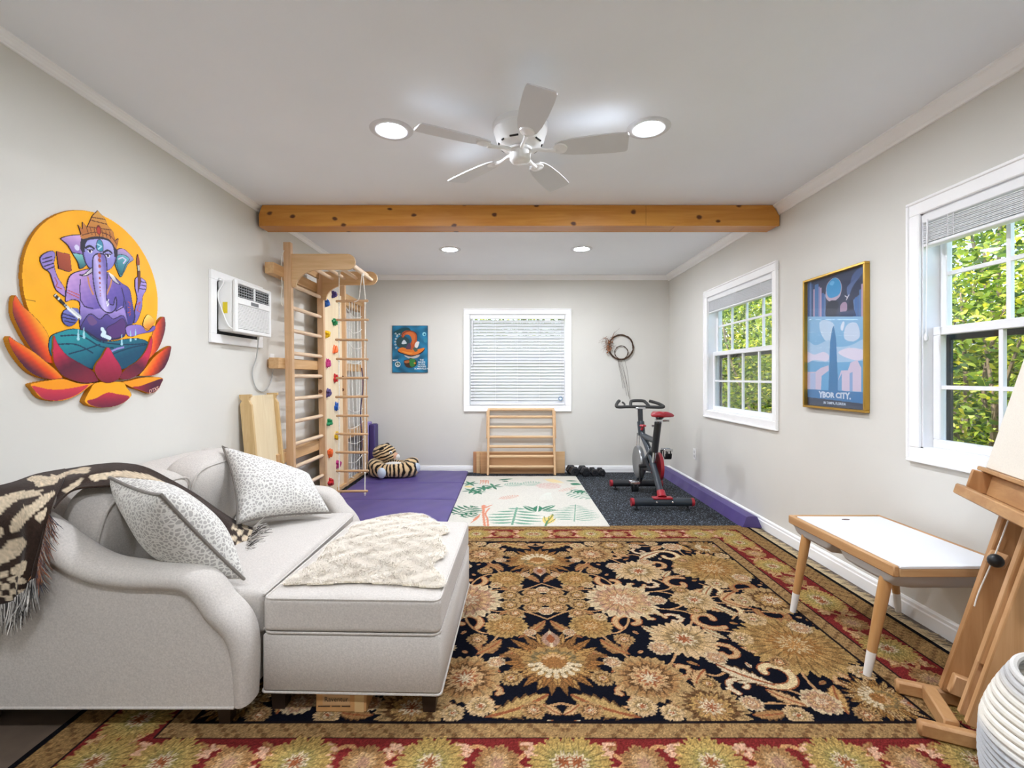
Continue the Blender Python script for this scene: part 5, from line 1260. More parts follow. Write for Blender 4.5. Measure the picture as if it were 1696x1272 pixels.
M().prism(pts, lambda p, q: (X0+.055, p, q), lambda p, q: (X0+.085, p, q)).build('chain_guard', bred, r, smooth=30)
M().prism([(4.50, .30), (4.70, .28), (4.80, .38), (4.66, .40)], lambda p, q: (X0-.045, p, q), lambda p, q: (X0-.02, p, q)).build('inner_cover', bk, r)
AX = (4.60, .335)
for s, (dy, dz) in ((-1, (-.008, -.155)), (1, (.008, .155))):
    xc = X0+s*.105; k = M().cyl((X0+s*.04, AX[0], AX[1]), (xc+s*.008, AX[0], AX[1]), .016, 14); k.bar((xc, *AX), (xc, AX[0]+dy, AX[1]+dz), .016, .026, (0, 1, 0), .004)
    k.build('crank_arm', black_m, r, weld=False)
    px_, py_, pz_ = xc+s*.012, AX[0]+dy, AX[1]+dz
    m = M()
    for yy in (-.038, .038): m.box((min(px_, px_+s*.085), py_+yy-.005, pz_-.012), (max(px_, px_+s*.085), py_+yy+.005, pz_+.012), .003)
    for xx in (0, .04, .08): m.box((px_+s*xx-.005, py_-.038, pz_-.010), (px_+s*xx+.005, py_+.038, pz_+.010), .002)
    m.cyl((px_, py_, pz_), (px_+s*.085, py_, pz_), .009, 10)
    pd = m.build('pedal', steel_m, r, weld=False)
    m = M()
    for i in range(2):
        xx = px_+s*(.022+.04*i); m.tube(smoothpts([(xx, py_-.036, pz_), (xx, py_-.05, pz_-.05), (xx, py_-.01, pz_-.085), (xx, py_+.03, pz_-.06), (xx, py_+.036, pz_)], 4), .006, 6)
    m.grid(lambda u, v: (px_+s*(.012+.065*u), py_-.045+.05*v-.01*math.sin(v*PI), pz_-.03-.06*math.sin(v*PI*.6)), 5, 7)
    m.build('toe_cage', black_m, pd, weld=False, recalc=False)
# ================================================================ activity table
oakX = wood('oak_x', '#b4895c', '#c9a274', 'X', .45, 8); oakY = wood('oak_y', '#ae8053', '#c4996a', 'Y', .45, 8); legw = wood('oak_leg', '#b5844f', '#c49664', 'Z', .45, 10)
r = thing('activity_table', (1.68, 2.12, .012), 'low wooden play table with a white top and white-dipped legs by the right wall', 'table')
TX0, TX1, TY0, TY1, TZ = 1.448, 1.918, 1.792, 2.468, .48
rw = .022
M().box((TX0, TY0, TZ-.042), (TX0+rw, TY1, TZ), .004).build('rim_board', oakY, r); M().box((TX1-rw, TY0, TZ-.042), (TX1, TY1, TZ), .004).build('rim_board', oakY, r)
M().box((TX0+rw, TY0, TZ-.042), (TX1-rw, TY0+rw, TZ-.011), .003).build('rim_board', oakX, r); M().box((TX0+rw, TY1-rw, TZ-.042), (TX1-rw, TY1, TZ), .004).build('rim_board', oakX, r)
M().box((TX0+rw+.002, TY0-.001, TZ-.0105), (TX1-rw-.002, TY1-rw-.012, TZ+.001), .002).build('white_top', mat('white_board', '#eef1f6', .22, var=.006, spec=.5), r)
M().prism([(.020*math.cos(a), .008*math.sin(a)) for a in np.linspace(0, 2*PI, 14)[:-1]], lambda p, q: (1.682+p, 2.378+q, TZ+.0008), lambda p, q: (1.682+p, 2.378+q, TZ+.0022)).build('finger_hole', mat('hole_brown', '#4a2c20', .6), r)
tub = mat('grey_tub', '#b4b1af', .5, var=.02)
for (ya, yc) in ((1.80, 2.10), (2.15, 2.44)):
    prof = [(TX0+.006, TZ-.043), (TX0+.012, TZ-.078), (TX0+.045, TZ-.098), (TX0+.10, TZ-.106), (TX1-.10, TZ-.106), (TX1-.045, TZ-.098), (TX1-.012, TZ-.078), (TX1-.006, TZ-.043)]
    def tubf(u, v, ya=ya, yc=yc):
        k = u*7; i = min(6, int(k)); t = k-i; a, b = prof[i], prof[i+1]; x = a[0]+(b[0]-a[0])*t; z = a[1]+(b[1]-a[1])*t
        y = ya+(yc-ya)*v; e = max(0, 1-min(v, 1-v)/.22); zz = TZ-.043+(z-TZ+.043)*(1-e**3)
        return (x, y, zz)
    m = M().grid(tubf, 29, 18); m.add([(TX0+.006, ya, TZ-.0425), (TX1-.006, ya, TZ-.0425), (TX1-.006, yc, TZ-.0425), (TX0+.006, yc, TZ-.0425)], [(0, 1, 2, 3)])
    m.build('storage_tub', tub, r, smooth=60, weld=False)
for (xt, yt, xb, yb_) in ((1.484, 2.365, 1.428, 2.395), (1.484, 1.866, 1.417, 1.885), (1.885, 2.36, 1.962, 2.40), (1.88, 1.866, 1.955, 1.885)):
    p0, p1 = Vector((xt, yt, TZ-.043)), Vector((xb, yb_, .0135)); pm = p0+(p1-p0)*.77
    lg = M().tube([p0, p0+(p1-p0)*.25, pm], [.0225, .0215, .0165], 16).build('leg', legw, r)
    M().tube([pm, p1], [.0166, .0135], 16).build('white_tip', mat('dipped_white', '#e9e6e2', .5, var=.04), lg)
# ================================================================ easel
eu = Vector((-.42, -.907, 0)).normalized(); en = Vector((-eu.y*-1, eu.x*-1, 0)); en = Vector((-.907, .42, 0)).normalized(); ez = Vector((0, 0, 1))
EA = Vector((1.562, 1.712, 0)); th = math.radians(14.5); ew = (-en*math.sin(th)+ez*math.cos(th)); ef = (en*math.cos(th)+ez*math.sin(th))
E = lambda u, n, z: EA+eu*u+en*n+ez*z
Lf = lambda u, f_, w: EA+eu*u+ef*f_+ew*w           # in the leaning plane
easm = wood('easel_wood', '#a8794c', '#bf9163', 'Z', .5, 9); easl = wood('easel_light', '#b48758', '#cca176', 'Z', .5, 9); easx = wood('easel_x', '#aa7c50', '#c19666', 'Y', .5, 9)
r = thing('easel', tuple(EA+Vector((0, 0, .012))), 'large wooden studio easel leaning back at the right edge of the rug', 'easel')
def lb(u0, u1, f0, f1, w0, w1, b=.004):
    R = Matrix((eu, ef, ew)).transposed(); m = M(); c = Lf((u0+u1)/2, (f0+f1)/2, (w0+w1)/2)
    return m.box((-(u1-u0)/2, -(f1-f0)/2, -(w1-w0)/2), ((u1-u0)/2, (f1-f0)/2, (w1-w0)/2), b, R, c)
def eb(u0, u1, n0, n1, z0, z1, b=.004):
    R = Matrix((eu, en, ez)).transposed(); m = M(); c = E((u0+u1)/2, (n0+n1)/2, (z0+z1)/2)
    return m.box((-(u1-u0)/2, -(n1-n0)/2, -(z1-z0)/2), ((u1-u0)/2, (n1-n0)/2, (z1-z0)/2), b, R, c)
lb(-.016, .016, -.075, .030, .068, 1.55).build('upright', easm, r)
lb(.135, .160, -.072, .030, .075, 1.55).build('upright', easl, r)
lb(.187, .214, -.072, .030, .075, 1.55).build('upright', easl, r)
lb(.1602, .1868, -.065, -.008, .075, 1.5, .001).build('mast_channel', easm, r)
lb(.1606, .1864, -.007, .040, .27, 1.6).build('sliding_mast', easl, r)
eb(-.034, .0, -.50, .135, .014, .064, .008).build('foot', easx, r); eb(.198, .232, -.50, .135, .014, .064, .008).build('foot', easx, r)
eb(.001, .197, .02, .062, .020, .075, .005).build('cross_bar', easx, r)
eb(.001, .197, -.46, -.42, .016, .062, .005).build('cross_bar', easx, r)
M().bar(E(.10, -.44, .06), Lf(.12, -.09, 1.2), .04, .022, tuple(eu), .004).build('back_stay', easm, r)
lb(.0165, .046, -.06, .02, .08, .15, .004).build('corner_block', easl, r)
M().bar(Lf(.018, .005, .60), Lf(.06, .03, .57), .05, .03, tuple(ew), .006).build('knob_block', easl, r)
kb = Lf(.072, .035, .585); M().ell(kb, (.022, .022, .022), None, 14, 10).build('tightening_knob', black_m, r)
M().tube(smoothpts([Lf(.05, .03, .74), Lf(.055, .034, .6), Lf(.03, .03, .46), Lf(.022, .025, .40)], 5), .0022, 6).build('cord', rope_m, r)
# paint tray
W0 = .775; TA, TB = -.125, .46
lb(TA, TB, .031, .112, W0-.012, W0, .003).build('tray_bottom', easx, r)
R3 = Matrix((eu, ef, ew)).transposed()
lb(TA-.002, TB, .098, .126, W0-.026, W0+.012, .004).build('tray_lip', easx, r)
lb(TA, TA+.014, .031, .097, W0, W0+.078, .003).build('tray_end', easm, r)
lb(TA+.0145, TB, .031, .041, W0, W0+.075, .003).build('tray_back', easx, r)
lb(TA-.03, TB, .031, .072, W0+.0785, W0+.094, .003).build('canvas_ledge', easx, r)
cv = lb(-.137, .52, .036, .056, W0+.0945, W0+.0945+.62, .003).build('blank_canvas', fabric('canvas_cloth', '#e6dfd2', .85, .15, 700, .02, 0))
tag(cv, 'blank pale canvas resting on the easel ledge in front of the window', 'canvas')
# ================================================================ coil basket
bm_ = NT('coil_rope'); bm_.set(.95, 0, .1, .1)
sep = bm_.n('ShaderNodeSeparateXYZ'); bm_.l(bm_.coord(), sep.inputs[0])
bm_.col(bm_.ramp(bm_.math('ADD', sep.outputs['Z'], bm_.math('MULTIPLY', bm_.noise(bm_.coord(), 3, 2), .12)), [(.26, '#b9bcc0'), (.30, '#e6e1d6'), (.40, '#ded9ce'), (.43, '#b7b6b6'), (.46, '#dfdcd6')])); bm_.bump(bm_.noise(bm_.coord('Object', (1, 1, .3)), 160, 3), .5, .003)
bc_ = (1.482, 1.19); r = thing('rope_basket', (*bc_, .0135), 'cream coiled rope basket beside the easel foot', 'basket')
m = M(); H = .41; n = 22
def brad(z): return .215*(1-.12*((z-.20)/.2)**2) if z < .25 else .2134-.062*((z-.25)/.16)**1.25
for i in range(n):
    z = .0225+i*.0182; R_ = brad(z); ph = i*.7
    m.tube([(bc_[0]+(R_+.0015*math.sin(4*a+ph))*math.cos(a), bc_[1]+(R_+.0015*math.sin(4*a+ph))*math.sin(a), z+.001*math.sin(3*a+ph)) for a in np.linspace(0, 2*PI, 56)[:-1]], .0098, 8, True)
m.build('coiled_side', bm_.m, r, weld=False)
M().lathe([(0, .016), (.215, .016), (.215, .026), (0, .026)], (*bc_, 0), None, 40).build('base', bm_.m, r)
def PILLOWS():
    c, e1, e2 = Vector((-1.215, 1.745, .640)), Vector((.816, -.047, -.578)).normalized(), Vector((.375, -.739, .557))
    e2 = (e2-e1*e1.dot(e2)).normalized(); h = .305
    pillow((c-e1*h, c+e2*h, c+e1*h, c-e2*h), .105, 'spotted grey pillow with grey piping tipped over the near sofa arm')
    pillow(((-1.46, 2.45, .827), (-1.273, 2.25, .506), (-.968, 2.575, .462), (-1.135, 2.70, .640)), .095, 'spotted grey pillow leaning on the sofa back beside the far arm')
def BLANKET():
    DKB, CRM = '#33261f', '#c8b79d'
    br = R2(-60, 740, 470, 1040, 1.0, DKB)
    s_ = lambda *p: [(x/3.634, 740+y/3.634) for x, y in p]
    def feather(pts, c=CRM):
        br.poly(smoothpts(s_(*pts), 4, True), c)
    feather([(-120, 330), (20, 296), (120, 270), (270, 262), (230, 280), (265, 292), (200, 300), (110, 320), (50, 372), (0, 415), (-120, 480)])
    feather([(66, 480), (90, 420), (150, 370), (150, 352), (190, 352), (250, 300), (330, 268), (335, 290), (280, 340), (215, 400), (160, 455), (110, 500), (62, 510)])
    feather([(155, 200), (215, 175), (290, 185), (300, 170), (350, 195), (310, 232), (225, 242), (200, 218)])
    feather([(320, 190), (400, 150), (520, 125), (530, 160), (430, 165), (360, 195)])
    feather([(370, 270), (420, 235), (500, 185), (480, 220), (410, 275)]); feather([(215, 415), (285, 365), (280, 400), (235, 455), (220, 440)])
    feather([(530, 180), (620, 160), (760, 145), (900, 170), (1000, 220), (900, 205), (700, 185), (600, 205), (545, 205)])
    feather([(-100, 480), (10, 475), (30, 490), (10, 535), (-100, 560)])
    feather([(-120, 640), (0, 620), (60, 560), (130, 545), (170, 575), (110, 640), (40, 690), (-120, 760)])
    feather([(60, 740), (120, 695), (165, 680), (165, 730), (140, 775), (80, 770)])
    for i in range(-6, 8):
        for j in range(5):
            x0, y0 = -130+i*36+j*3, 762+j*36-i*3
            if x0 < 160 and (i+j) % 2 == 0: br.poly(s_((x0, y0), (x0+36, y0-3), (x0+39, y0+33), (x0+3, y0+36)), CRM)
    for i in range(6):
        for j in range(6):
            x0, y0 = 384+i*9, 868+j*9
            if (i+j) % 2 == 0: br.poly([(x0, y0), (x0+9, y0+2), (x0+7, y0+11), (x0-2, y0+9)], CRM)
    t = thing('throw_blanket', (-1.5, 1.7, .45), 'dark brown and cream patterned throw blanket draped over the sofa corner', 'blanket')
    def lay(rows, nu, nv, wav):
        G = np.array(rows, float)                       # [cols][rows][px,py,depth]
        def cr(P, t):
            n = len(P)-1; x = t*n; i = min(n-1, int(x)); f = x-i
            p0, p1, p2, p3 = P[max(0, i-1)], P[i], P[i+1], P[min(n, i+2)]
            return .5*((2*p1)+(-p0+p2)*f+(2*p0-5*p1+4*p2-p3)*f*f+(-p0+3*p1-3*p2+p3)*f**3)
        V = []; cols = []
        for a in range(nu):
            col = [cr(G[:, k], a/(nu-1)) for k in range(G.shape[1])]
            for b in range(nv):
                p = cr(np.array(col), b/(nv-1)); X, Z = on_depth(p[0], p[1], p[2]); w = wav(a/(nu-1), b/(nv-1))
                V.append((X, p[2]+w, Z)); i = int(np.clip(p[0]+60, 0, br.w-1)); j = int(np.clip(p[1]-740, 0, br.h-1)); cols.append(br.c[j, i]*(1+.07*rng.standard_normal()))
        F = [(a*nv+b, (a+1)*nv+b, (a+1)*nv+b+1, a*nv+b+1) for a in range(nu-1) for b in range(nv-1)]
        return V, F, cols
    A_ = [[(-50, 815, 1.61), (-50, 828, 1.585), (-48, 870, 1.555), (-48, 930, 1.545), (-48, 975, 1.54), (-48, 1005, 1.535)],
          [(15, 801, 1.68), (16, 815, 1.63), (18, 860, 1.555), (20, 920, 1.54), (20, 962, 1.535), (18, 997, 1.53)],
          [(60, 786, 1.76), (60, 805, 1.67), (58, 852, 1.565), (54, 905, 1.545), (50, 945, 1.54), (44, 975, 1.535)],
          [(108, 777, 1.84), (104, 798, 1.71), (90, 838, 1.61), (76, 878, 1.568), (70, 918, 1.555), (62, 955, 1.545)]]
    V1, F1, c1 = lay(A_, 60, 80, lambda u, v: .010*math.sin(u*17+v*2)*v+.005*math.sin(v*13))
    B_ = [[(100, 779, 1.84), (98, 800, 1.72), (88, 842, 1.60)], [(160, 770, 1.88), (150, 785, 1.78), (120, 813, 1.68)], [(200, 768, 1.95), (190, 780, 1.86), (172, 806, 1.74)],
          [(240, 775, 1.95), (236, 790, 1.88), (230, 808, 1.80)], [(285, 797, 2.03), (280, 810, 1.97), (270, 832, 1.88)], [(325, 819, 2.14), (320, 832, 2.06), (310, 856, 1.97)],
          [(365, 846, 2.25), (358, 858, 2.17), (344, 884, 2.07)], [(398, 866, 2.33), (392, 882, 2.22), (382, 908, 2.09)], [(420, 874, 2.33), (414, 890, 2.22), (402, 914, 2.09)]]
    V2, F2, c2 = lay(B_, 100, 26, lambda u, v: .006*math.sin(v*9+u*5))
    o = len(V1); V = V1+V2; F = F1+[tuple(i+o for i in f) for f in F2]
    ob = link('cloth', V, F, vcol('woven_throw', .95, bump=.5, bscale=260, sheen=.15, spec=.1), t, 180, False, None, False, arr_lin(np.array(c1+c2)))
    sd = ob.modifiers.new('thick', 'SOLIDIFY'); sd.thickness = .006; sd.offset = 0
    fr = np.random.default_rng(4); V = []; F = []; cl = []
    def strand(p, d, L, w, c):
        P = Vector(p); d = Vector(d).normalized(); s = d.cross(Vector((0.3, 1, .2))).normalized(); k = len(V); b = fr.normal(0, .18, 3)
        for i in range(4):
            q = P+d*L*i/3+Vector(b)*L*(i/3)**2*.5; ww = w*(1 if i < 3 else .4); V.append(tuple(q-s*ww)); V.append(tuple(q+s*ww)); cl.append(c); cl.append(c)
        for i in range(3): F.append((k+2*i, k+2*i+1, k+2*i+3, k+2*i+2))
    pal = [hexc(x) for x in ('#ebe7e1', '#a9a6a2', '#3a3432', '#d9d4cc', '#6a6560', '#f3efe9')]; pal2 = [hexc(x) for x in ('#a8623c', '#c9c3bb', '#6a4a44', '#4a4a5a', '#b87a50')]
    for k in range(420):
        u = fr.random(); a = int(u*59); p = Vector(V1[a*80+79]); strand(p+Vector((0, -.004-.01*fr.random(), 0)), (fr.normal(0, .10), -.05, -1), fr.uniform(.06, .10), .0022, pal[fr.integers(6)])
    for k in range(240):
        b = int(fr.uniform(36, 80)); p = Vector(V1[59*80+min(b, 79)]); strand(p+Vector((0, -.005, 0)), (.45+fr.normal(0, .25), -.1, -1), fr.uniform(.035, .075), .0020, pal2[fr.integers(5)])
    for k in range(260):
        b = fr.integers(0, 26); p = Vector(V2[99*26+b]); strand(p+Vector((0, 0, .004)), (1, fr.normal(-.2, .6), fr.normal(.0, .35)), fr.uniform(.035, .08), .0020, pal[fr.integers(6)])
    link('fringe', V, F, vcol('yarn_fringe', .95, sheen=.2, spec=.05), t, 0, False, None, False, arr_lin(np.array(cl)))['kind'] = 'stuff'
# ================================================================ sofa
lin_m = fabric('linen_weave', '#c3bdb6', .95, .45, 420, .05, .2)
legd = mat('dark_leg', '#2a1d17', .4, var=.15)
r = thing('sofa', (-1.35, 2.2, .0135), 'cream linen sofa with rolled arms against the left wall', 'sofa')
SY0, SY1, SX0, SXF = 1.585, 2.845, -1.845, -.882
M().box((SX0+.02, SY0+.06, .09), (SXF-.012, SY1-.06, .262), .012).build('base', lin_m, r)
armprof = [(SX0+.01, .09), (-.912, .09), (-.912, .284), (-.926, .315), (-.965, .352), (-1.0, .385), (-1.020, .43), (-1.040, .462), (-1.083, .479), (-1.25, .485), (-1.379, .497), (-1.45, .53), (-1.522, .585), (-1.6, .65), (-1.70, .70), (SX0+.01, .72)]
rollpath = [(-1.78, .735), (-1.68, .715), (-1.60, .672), (-1.52, .612), (-1.44, .560), (-1.36, .530), (-1.25, .515), (-1.14, .512), (-1.065, .500), (-1.020, .462), (-.985, .412), (-.945, .372), (-.915, .325), (-.900, .26), (-.896, .18), (-.896, .092)]
def arm(y, s, nm):
    ya, yb2 = (y, y+.105*s); lo, hi = min(ya, yb2), max(ya, yb2)
    a = M().prism(armprof, lambda p, q: (p, lo, q), lambda p, q: (p, hi, q)).build(nm, lin_m, r, smooth=25)
    yc = y+.050*s; pts = [(p, yc, q) for p, q in rollpath]; sm = smoothpts(pts, 4); k = len(sm)
    rr = [.036 if i < k*.78 else .036-.012*(i-k*.78)/(k*.22) for i in range(k)]
    # roll: wide across the arm, thinner along its height
    P = [Vector(p) for p in sm]; vs = []; fs = []; nn = 18
    for i, p in enumerate(P):
        t = (P[min(i+1, k-1)]-P[max(i-1, 0)]).normalized(); N = Vector((0, 1, 0)).cross(t).normalized()
        wid = .073 if i < k*.72 else .073-.018*(i-k*.72)/(k*.28)
        for j in range(nn):
            b = 2*PI*j/nn; ca, sa = math.cos(b), math.sin(b)
            vs.append(p+Vector((0, 1, 0))*wid*(abs(ca)**.8*(1 if ca > 0 else -1))+N*rr[i]*sa*1.15)
    for i in range(k-1):
        for j in range(nn): fs.append((i*nn+j, i*nn+(j+1) % nn, (i+1)*nn+(j+1) % nn, (i+1)*nn+j))
    fs += [tuple(range(nn)), tuple((k-1)*nn+j for j in range(nn))]
    M().add(vs, fs).build('rolled_arm', lin_m, a, smooth=60)
    yo = y-.001*s
    m = M().tube([(p, yo-.001*s, q+.003) for p, q in smoothpts([(p, q) for p, q in armprof[2:]], 3)], .0035, 6); m.tube([(SX0+.02, yo, .092), (-.912, yo, .092), (-.905, yo+.09*s, .092)], .0045, 6)
    m.build('piping', lin_m, a, weld=False)
arm(SY0, 1, 'arm'); arm(SY1, -1, 'arm')
# back frame and cushions
bp = [(SX0, .09), (SX0+.16, .09), (SX0+.17, .62), (SX0+.15, .72), (SX0+.11, .765), (SX0+.05, .77), (SX0+.01, .75), (SX0, .70)]
M().prism(smoothpts(bp, 3, True), lambda p, q: (p, SY0+.11, q), lambda p, q: (p, SY1-.11, q)).build('back_frame', lin_m, r, smooth=40)
def cushion(name, c, sx, sy, sz, R, e=.35, puff=.03, nm=lin_m, seg=22):
    """soft box: sx, sy, sz half sizes"""
    m = M(); n = seg
    vs = []; fs = []
    for ax in range(3):
        for sg in (-1, 1):
            o = len(vs)
            for i in range(n+1):
                for j in range(n+1):
                    a, b = -1+2*i/n, -1+2*j/n; p = [0, 0, 0]; p[ax] = sg; p[(ax+1) % 3] = a; p[(ax+2) % 3] = b
                    x, y, z = p; k = 5.0
                    rad = (abs(x)**k+abs(y)**k+abs(z)**k)**(1/k); x, y, z = x/rad, y/rad, z/rad
                    bx_ = puff*(1-y*y)*(1-z*z)*(1 if x > 0 else -1)*abs(x)**3
                    bz_ = puff*(1-x*x)*(1-y*y)*(1 if z > 0 else -1)*abs(z)**3
                    vs.append(R @ Vector((x*sx+bx_, y*sy, z*sz+bz_))+Vector(c))
            for i in range(n):
                for j in range(n): fs.append((o+i*(n+1)+j, o+(i+1)*(n+1)+j, o+(i+1)*(n+1)+j+1, o+i*(n+1)+j+1))
    m.add(vs, fs); bm = bmesh.new()
    return m.build(name, nm, r, smooth=180)
def softbox(name, c, hx_, hy_, hz_, rd, crown_, n=30):
    s1 = [math.copysign(1-(1-abs(t))**1.8, t) for t in np.linspace(-1, 1, n+1)]
    H = (hx_, hy_, hz_); vs = []; fs = []
    for ax in range(3):
        for sg in (-1, 1):
            o = len(vs)
            for a in s1:
                for b in s1:
                    p = [0, 0, 0]; p[ax] = sg; p[(ax+1) % 3] = a; p[(ax+2) % 3] = b
                    P_ = Vector([p[i]*H[i] for i in range(3)]); K = Vector([max(-(H[i]-rd), min(H[i]-rd, P_[i])) for i in range(3)]); d = P_-K
                    v = K+d.normalized()*rd
                    if v.z > 0: v.z += crown_*(1-(v.x/hx_)**2)*(1-(v.y/hy_)**2)
                    vs.append(v+Vector(c))
            for i in range(n):
                for j in range(n): fs.append((o+i*(n+1)+j, o+(i+1)*(n+1)+j, o+(i+1)*(n+1)+j+1, o+i*(n+1)+j+1))
    return M().add(vs, fs).build(name, lin_m, r, smooth=180)
softbox('seat_cushion', (-1.19, 2.215, .342), .312, .508, .080, .028, .022)
m = M(); 
for z in (.408, .284): m.tube(smoothpts([(-.879, 1.715, z), (-.873, 2.0, z+.002), (-.873, 2.4, z+.002), (-.879, 2.715, z)], 6), .0045, 6)
m.build('seat_piping', lin_m, r, weld=False)
Rb = rotm('Y', 14)
def backc(y, hy, z=.605, hz=.225):
    c = cushion('back_cushion', (-1.565, y, z), .095, hy, hz, Rb, puff=.026)
    m = M()
    for s in (.06,):
        pts = []
        for a in np.linspace(0, 2*PI, 64)[:-1]:
            ca, sa = math.cos(a), math.sin(a); k = (abs(ca)**6+abs(sa)**6)**(1/6.)
            pts.append(Vector((-1.565, y, z))+Rb @ Vector((s+.015, ca/k*hy*.975, sa/k*hz*.975)))
        m.tube(pts, .0048, 6, True)
    m.build('cushion_piping', lin_m, c, weld=False)
backc(1.955, .240, .578, .200); backc(2.455, .258, .588, .205)
for (x, y) in ((-.965, 1.64), (-.965, 2.79), (-1.78, 1.64), (-1.78, 2.79)):
    M().tube([(x, y, .0145), (x, y, .09)], [.026, .034], 4, up=(1, 1, 0)).build('leg', legd, r, smooth=20)
# ================================================================ throw pillows
sp = NT('spotted_cloth'); sp.set(.95, 0, .15, .2)
vo = sp.n('ShaderNodeTexVoronoi', feature='DISTANCE_TO_EDGE'); vo.inputs['Scale'].default_value = 66; vo.inputs['Randomness'].default_value = .85
nz = sp.n('ShaderNodeTexNoise'); nz.inputs['Scale'].default_value = 40; cvec = sp.coord()
sp.l(cvec, nz.inputs['Vector']); mm_ = sp.n('ShaderNodeVectorMath', operation='MULTIPLY_ADD'); sp.l(nz.outputs['Color'], mm_.inputs[0]); mm_.inputs[1].default_value = (.010,)*3; sp.l(cvec, mm_.inputs[2]); sp.l(mm_.outputs[0], vo.inputs['Vector'])
sp.col(sp.ramp(vo.outputs['Distance'], [(.09, '#dcdad4'), (.17, '#aeaba6')])); sp.bump(sp.noise(cvec, 300, 2), .3, .002)
pipe_m = fabric('grey_piping', '#77716a', .95, .3, 500, .05)
def pillow(corners, tk, label):
    A, B, Cc, D = [Vector(k) for k in corners]; c = (A+B+Cc+D)/4
    t = thing('throw_pillow', tuple(c), label, 'pillow', 'spotted throw pillows on the sofa')
    n = 34; nrm = (Cc-A).cross(B-D).normalized()
    def base(a, b):
        k = 1-.075*(1-b*b)+.03*abs(a*b)**4; l = 1-.075*(1-a*a)+.03*abs(a*b)**4; u, v = (a*k+1)/2, (b*l+1)/2
        return (A*(1-u)+D*u)*(1-v)+(B*(1-u)+Cc*u)*v
    def side(sg):
        def f(u, v):
            a, b = math.copysign(abs(2*u-1)**.8, 2*u-1), math.copysign(abs(2*v-1)**.8, 2*v-1)
            z = tk*max(0, (1-a**2)*(1-b**2))**.42*(1+.05*math.sin(3*a+b*2+sg)+.04*math.sin(5*b-2*a))
            return base(a, b)+nrm*sg*z
        return f
    M().grid(side(1), n, n).grid(side(-1), n, n).build('cover', sp.m, t, smooth=180)
    L_ = np.linspace(-1, 1, 22)
    ring = [base(a, -1) for a in L_]+[base(1, a) for a in L_[1:]]+[base(a, 1) for a in L_[::-1][1:]]+[base(-1, a) for a in L_[::-1][1:-1]]
    M().tube(ring, .0058, 7, True).build('piping', pipe_m, t)
def basis(a, b):
    a = Vector(a).normalized(); b = Vector(b); b = (b-a*a.dot(b)).normalized(); return Matrix((a, b, a.cross(b))).transposed()
PILLOWS()
# ================================================================ ottoman and sheepskin
r = thing('ottoman', (-.545, 2.09, .0135), 'cream linen storage ottoman with dark legs in front of the sofa', 'ottoman')
OX0, OX1, OY0, OY1 = -.848, -.222, 1.655, 2.555
M().box((OX0, OY0, .092), (OX1, OY1, .296), .010).build('base_box', lin_m, r, smooth=60)
softbox('lid_cushion', ((OX0+OX1)/2, (OY0+OY1)/2, .360), (OX1-OX0)/2-.001, (OY1-OY0)/2-.001, .061, .020, .026)
m = M()
def rect(z, ins_, rd=.03):
    x0, x1, y0, y1 = OX0+ins_, OX1-ins_, OY0+ins_, OY1-ins_; p = []
    for (cx_2, cy_2, a0) in ((x1-rd, y1-rd, 0), (x0+rd, y1-rd, PI/2), (x0+rd, y0+rd, PI), (x1-rd, y0+rd, 1.5*PI)):
        for k in range(5): a = a0+k*PI/8; p.append((cx_2+rd*math.cos(a), cy_2+rd*math.sin(a), z))
    return p
m.tube(rect(.299, .003), .0042, 6, True); m.tube(rect(.094, -.001, .015), .0042, 6, True); m.tube(rect(.4165, .005, .022), .0042, 6, True)
m.build('piping', lin_m, r, weld=False)
for (x, y) in ((OX0+.045, OY0+.05), (OX1-.045, OY0+.05), (OX0+.045, OY1-.05), (OX1-.045, OY1-.05)):
    M().tube([(x, y, .0145), (x, y, .092)], [.030, .038], 4, up=(1, 1, 0)).build('leg', legd, r, smooth=20)
sk = [(400, 488), (470, 440), (560, 392), (600, 345), (630, 300), (690, 268), (735, 245), (745, 212), (800, 185), (880, 160), (960, 146), (1060, 136), (1130, 146), (1180, 180), (1238, 212), (1246, 240), (1205, 256), (1210, 290), (1236, 322), (1222, 360), (1185, 384), (1168, 410), (1200, 440), (1226, 466), (1215, 502), (1150, 506), (1000, 498), (900, 496), (760, 490), (600, 496), (480, 492)]
ZS = .452
skp = smoothpts([on_flat(340+a/3.102, 800+b/3.102, ZS) for a, b in sk], 4, True)
def otop(x, y):
    a = min(1, abs((x-(OX0+OX1)/2)/((OX1-OX0)/2))); b = min(1, abs((y-(OY0+OY1)/2)/((OY1-OY0)/2)))
    return .4215+.026*(1-a*a)*(1-b*b)-.012*max(0, a-.95)/.05
sr = R2(min(p[0] for p in skp)-.01, min(p[1] for p in skp)-.01, max(p[0] for p in skp)+.01, max(p[1] for p in skp)+.01, .008, '#eae2d4')
Xs, Ys = np.meshgrid(sr.x, sr.y); smask = sr.inside(skp, Xs, Ys)
zf = np.vectorize(lambda a, b: otop(max(a, OX0), b))
fl_m = vcol('fleece_wool', .95, sheen=.2, spec=.05)
_p = fl_m.node_tree.nodes['Principled BSDF']; _p.inputs['Subsurface Weight'].default_value = 0; _p.inputs['Subsurface Scale'].default_value = .012; _p.inputs['Subsurface Radius'].default_value = (1, .9, .8)
r.rotation_euler = (0, 0, -.028)
r2 = thing('sheepskin', (float(np.mean(sr.x)), float(np.mean(sr.y)), .44), 'fluffy cream sheepskin spread over the ottoman', 'sheepskin')
sr.sheet('hide', lambda a, b: np.stack([a, b, zf(a, b)+.010], 1), fl_m, r2, smask, lambda a, b: np.stack([a, b, zf(a, b)+.002], 1), '#e6dcc6')
N = 75000; rs = np.random.default_rng(8)
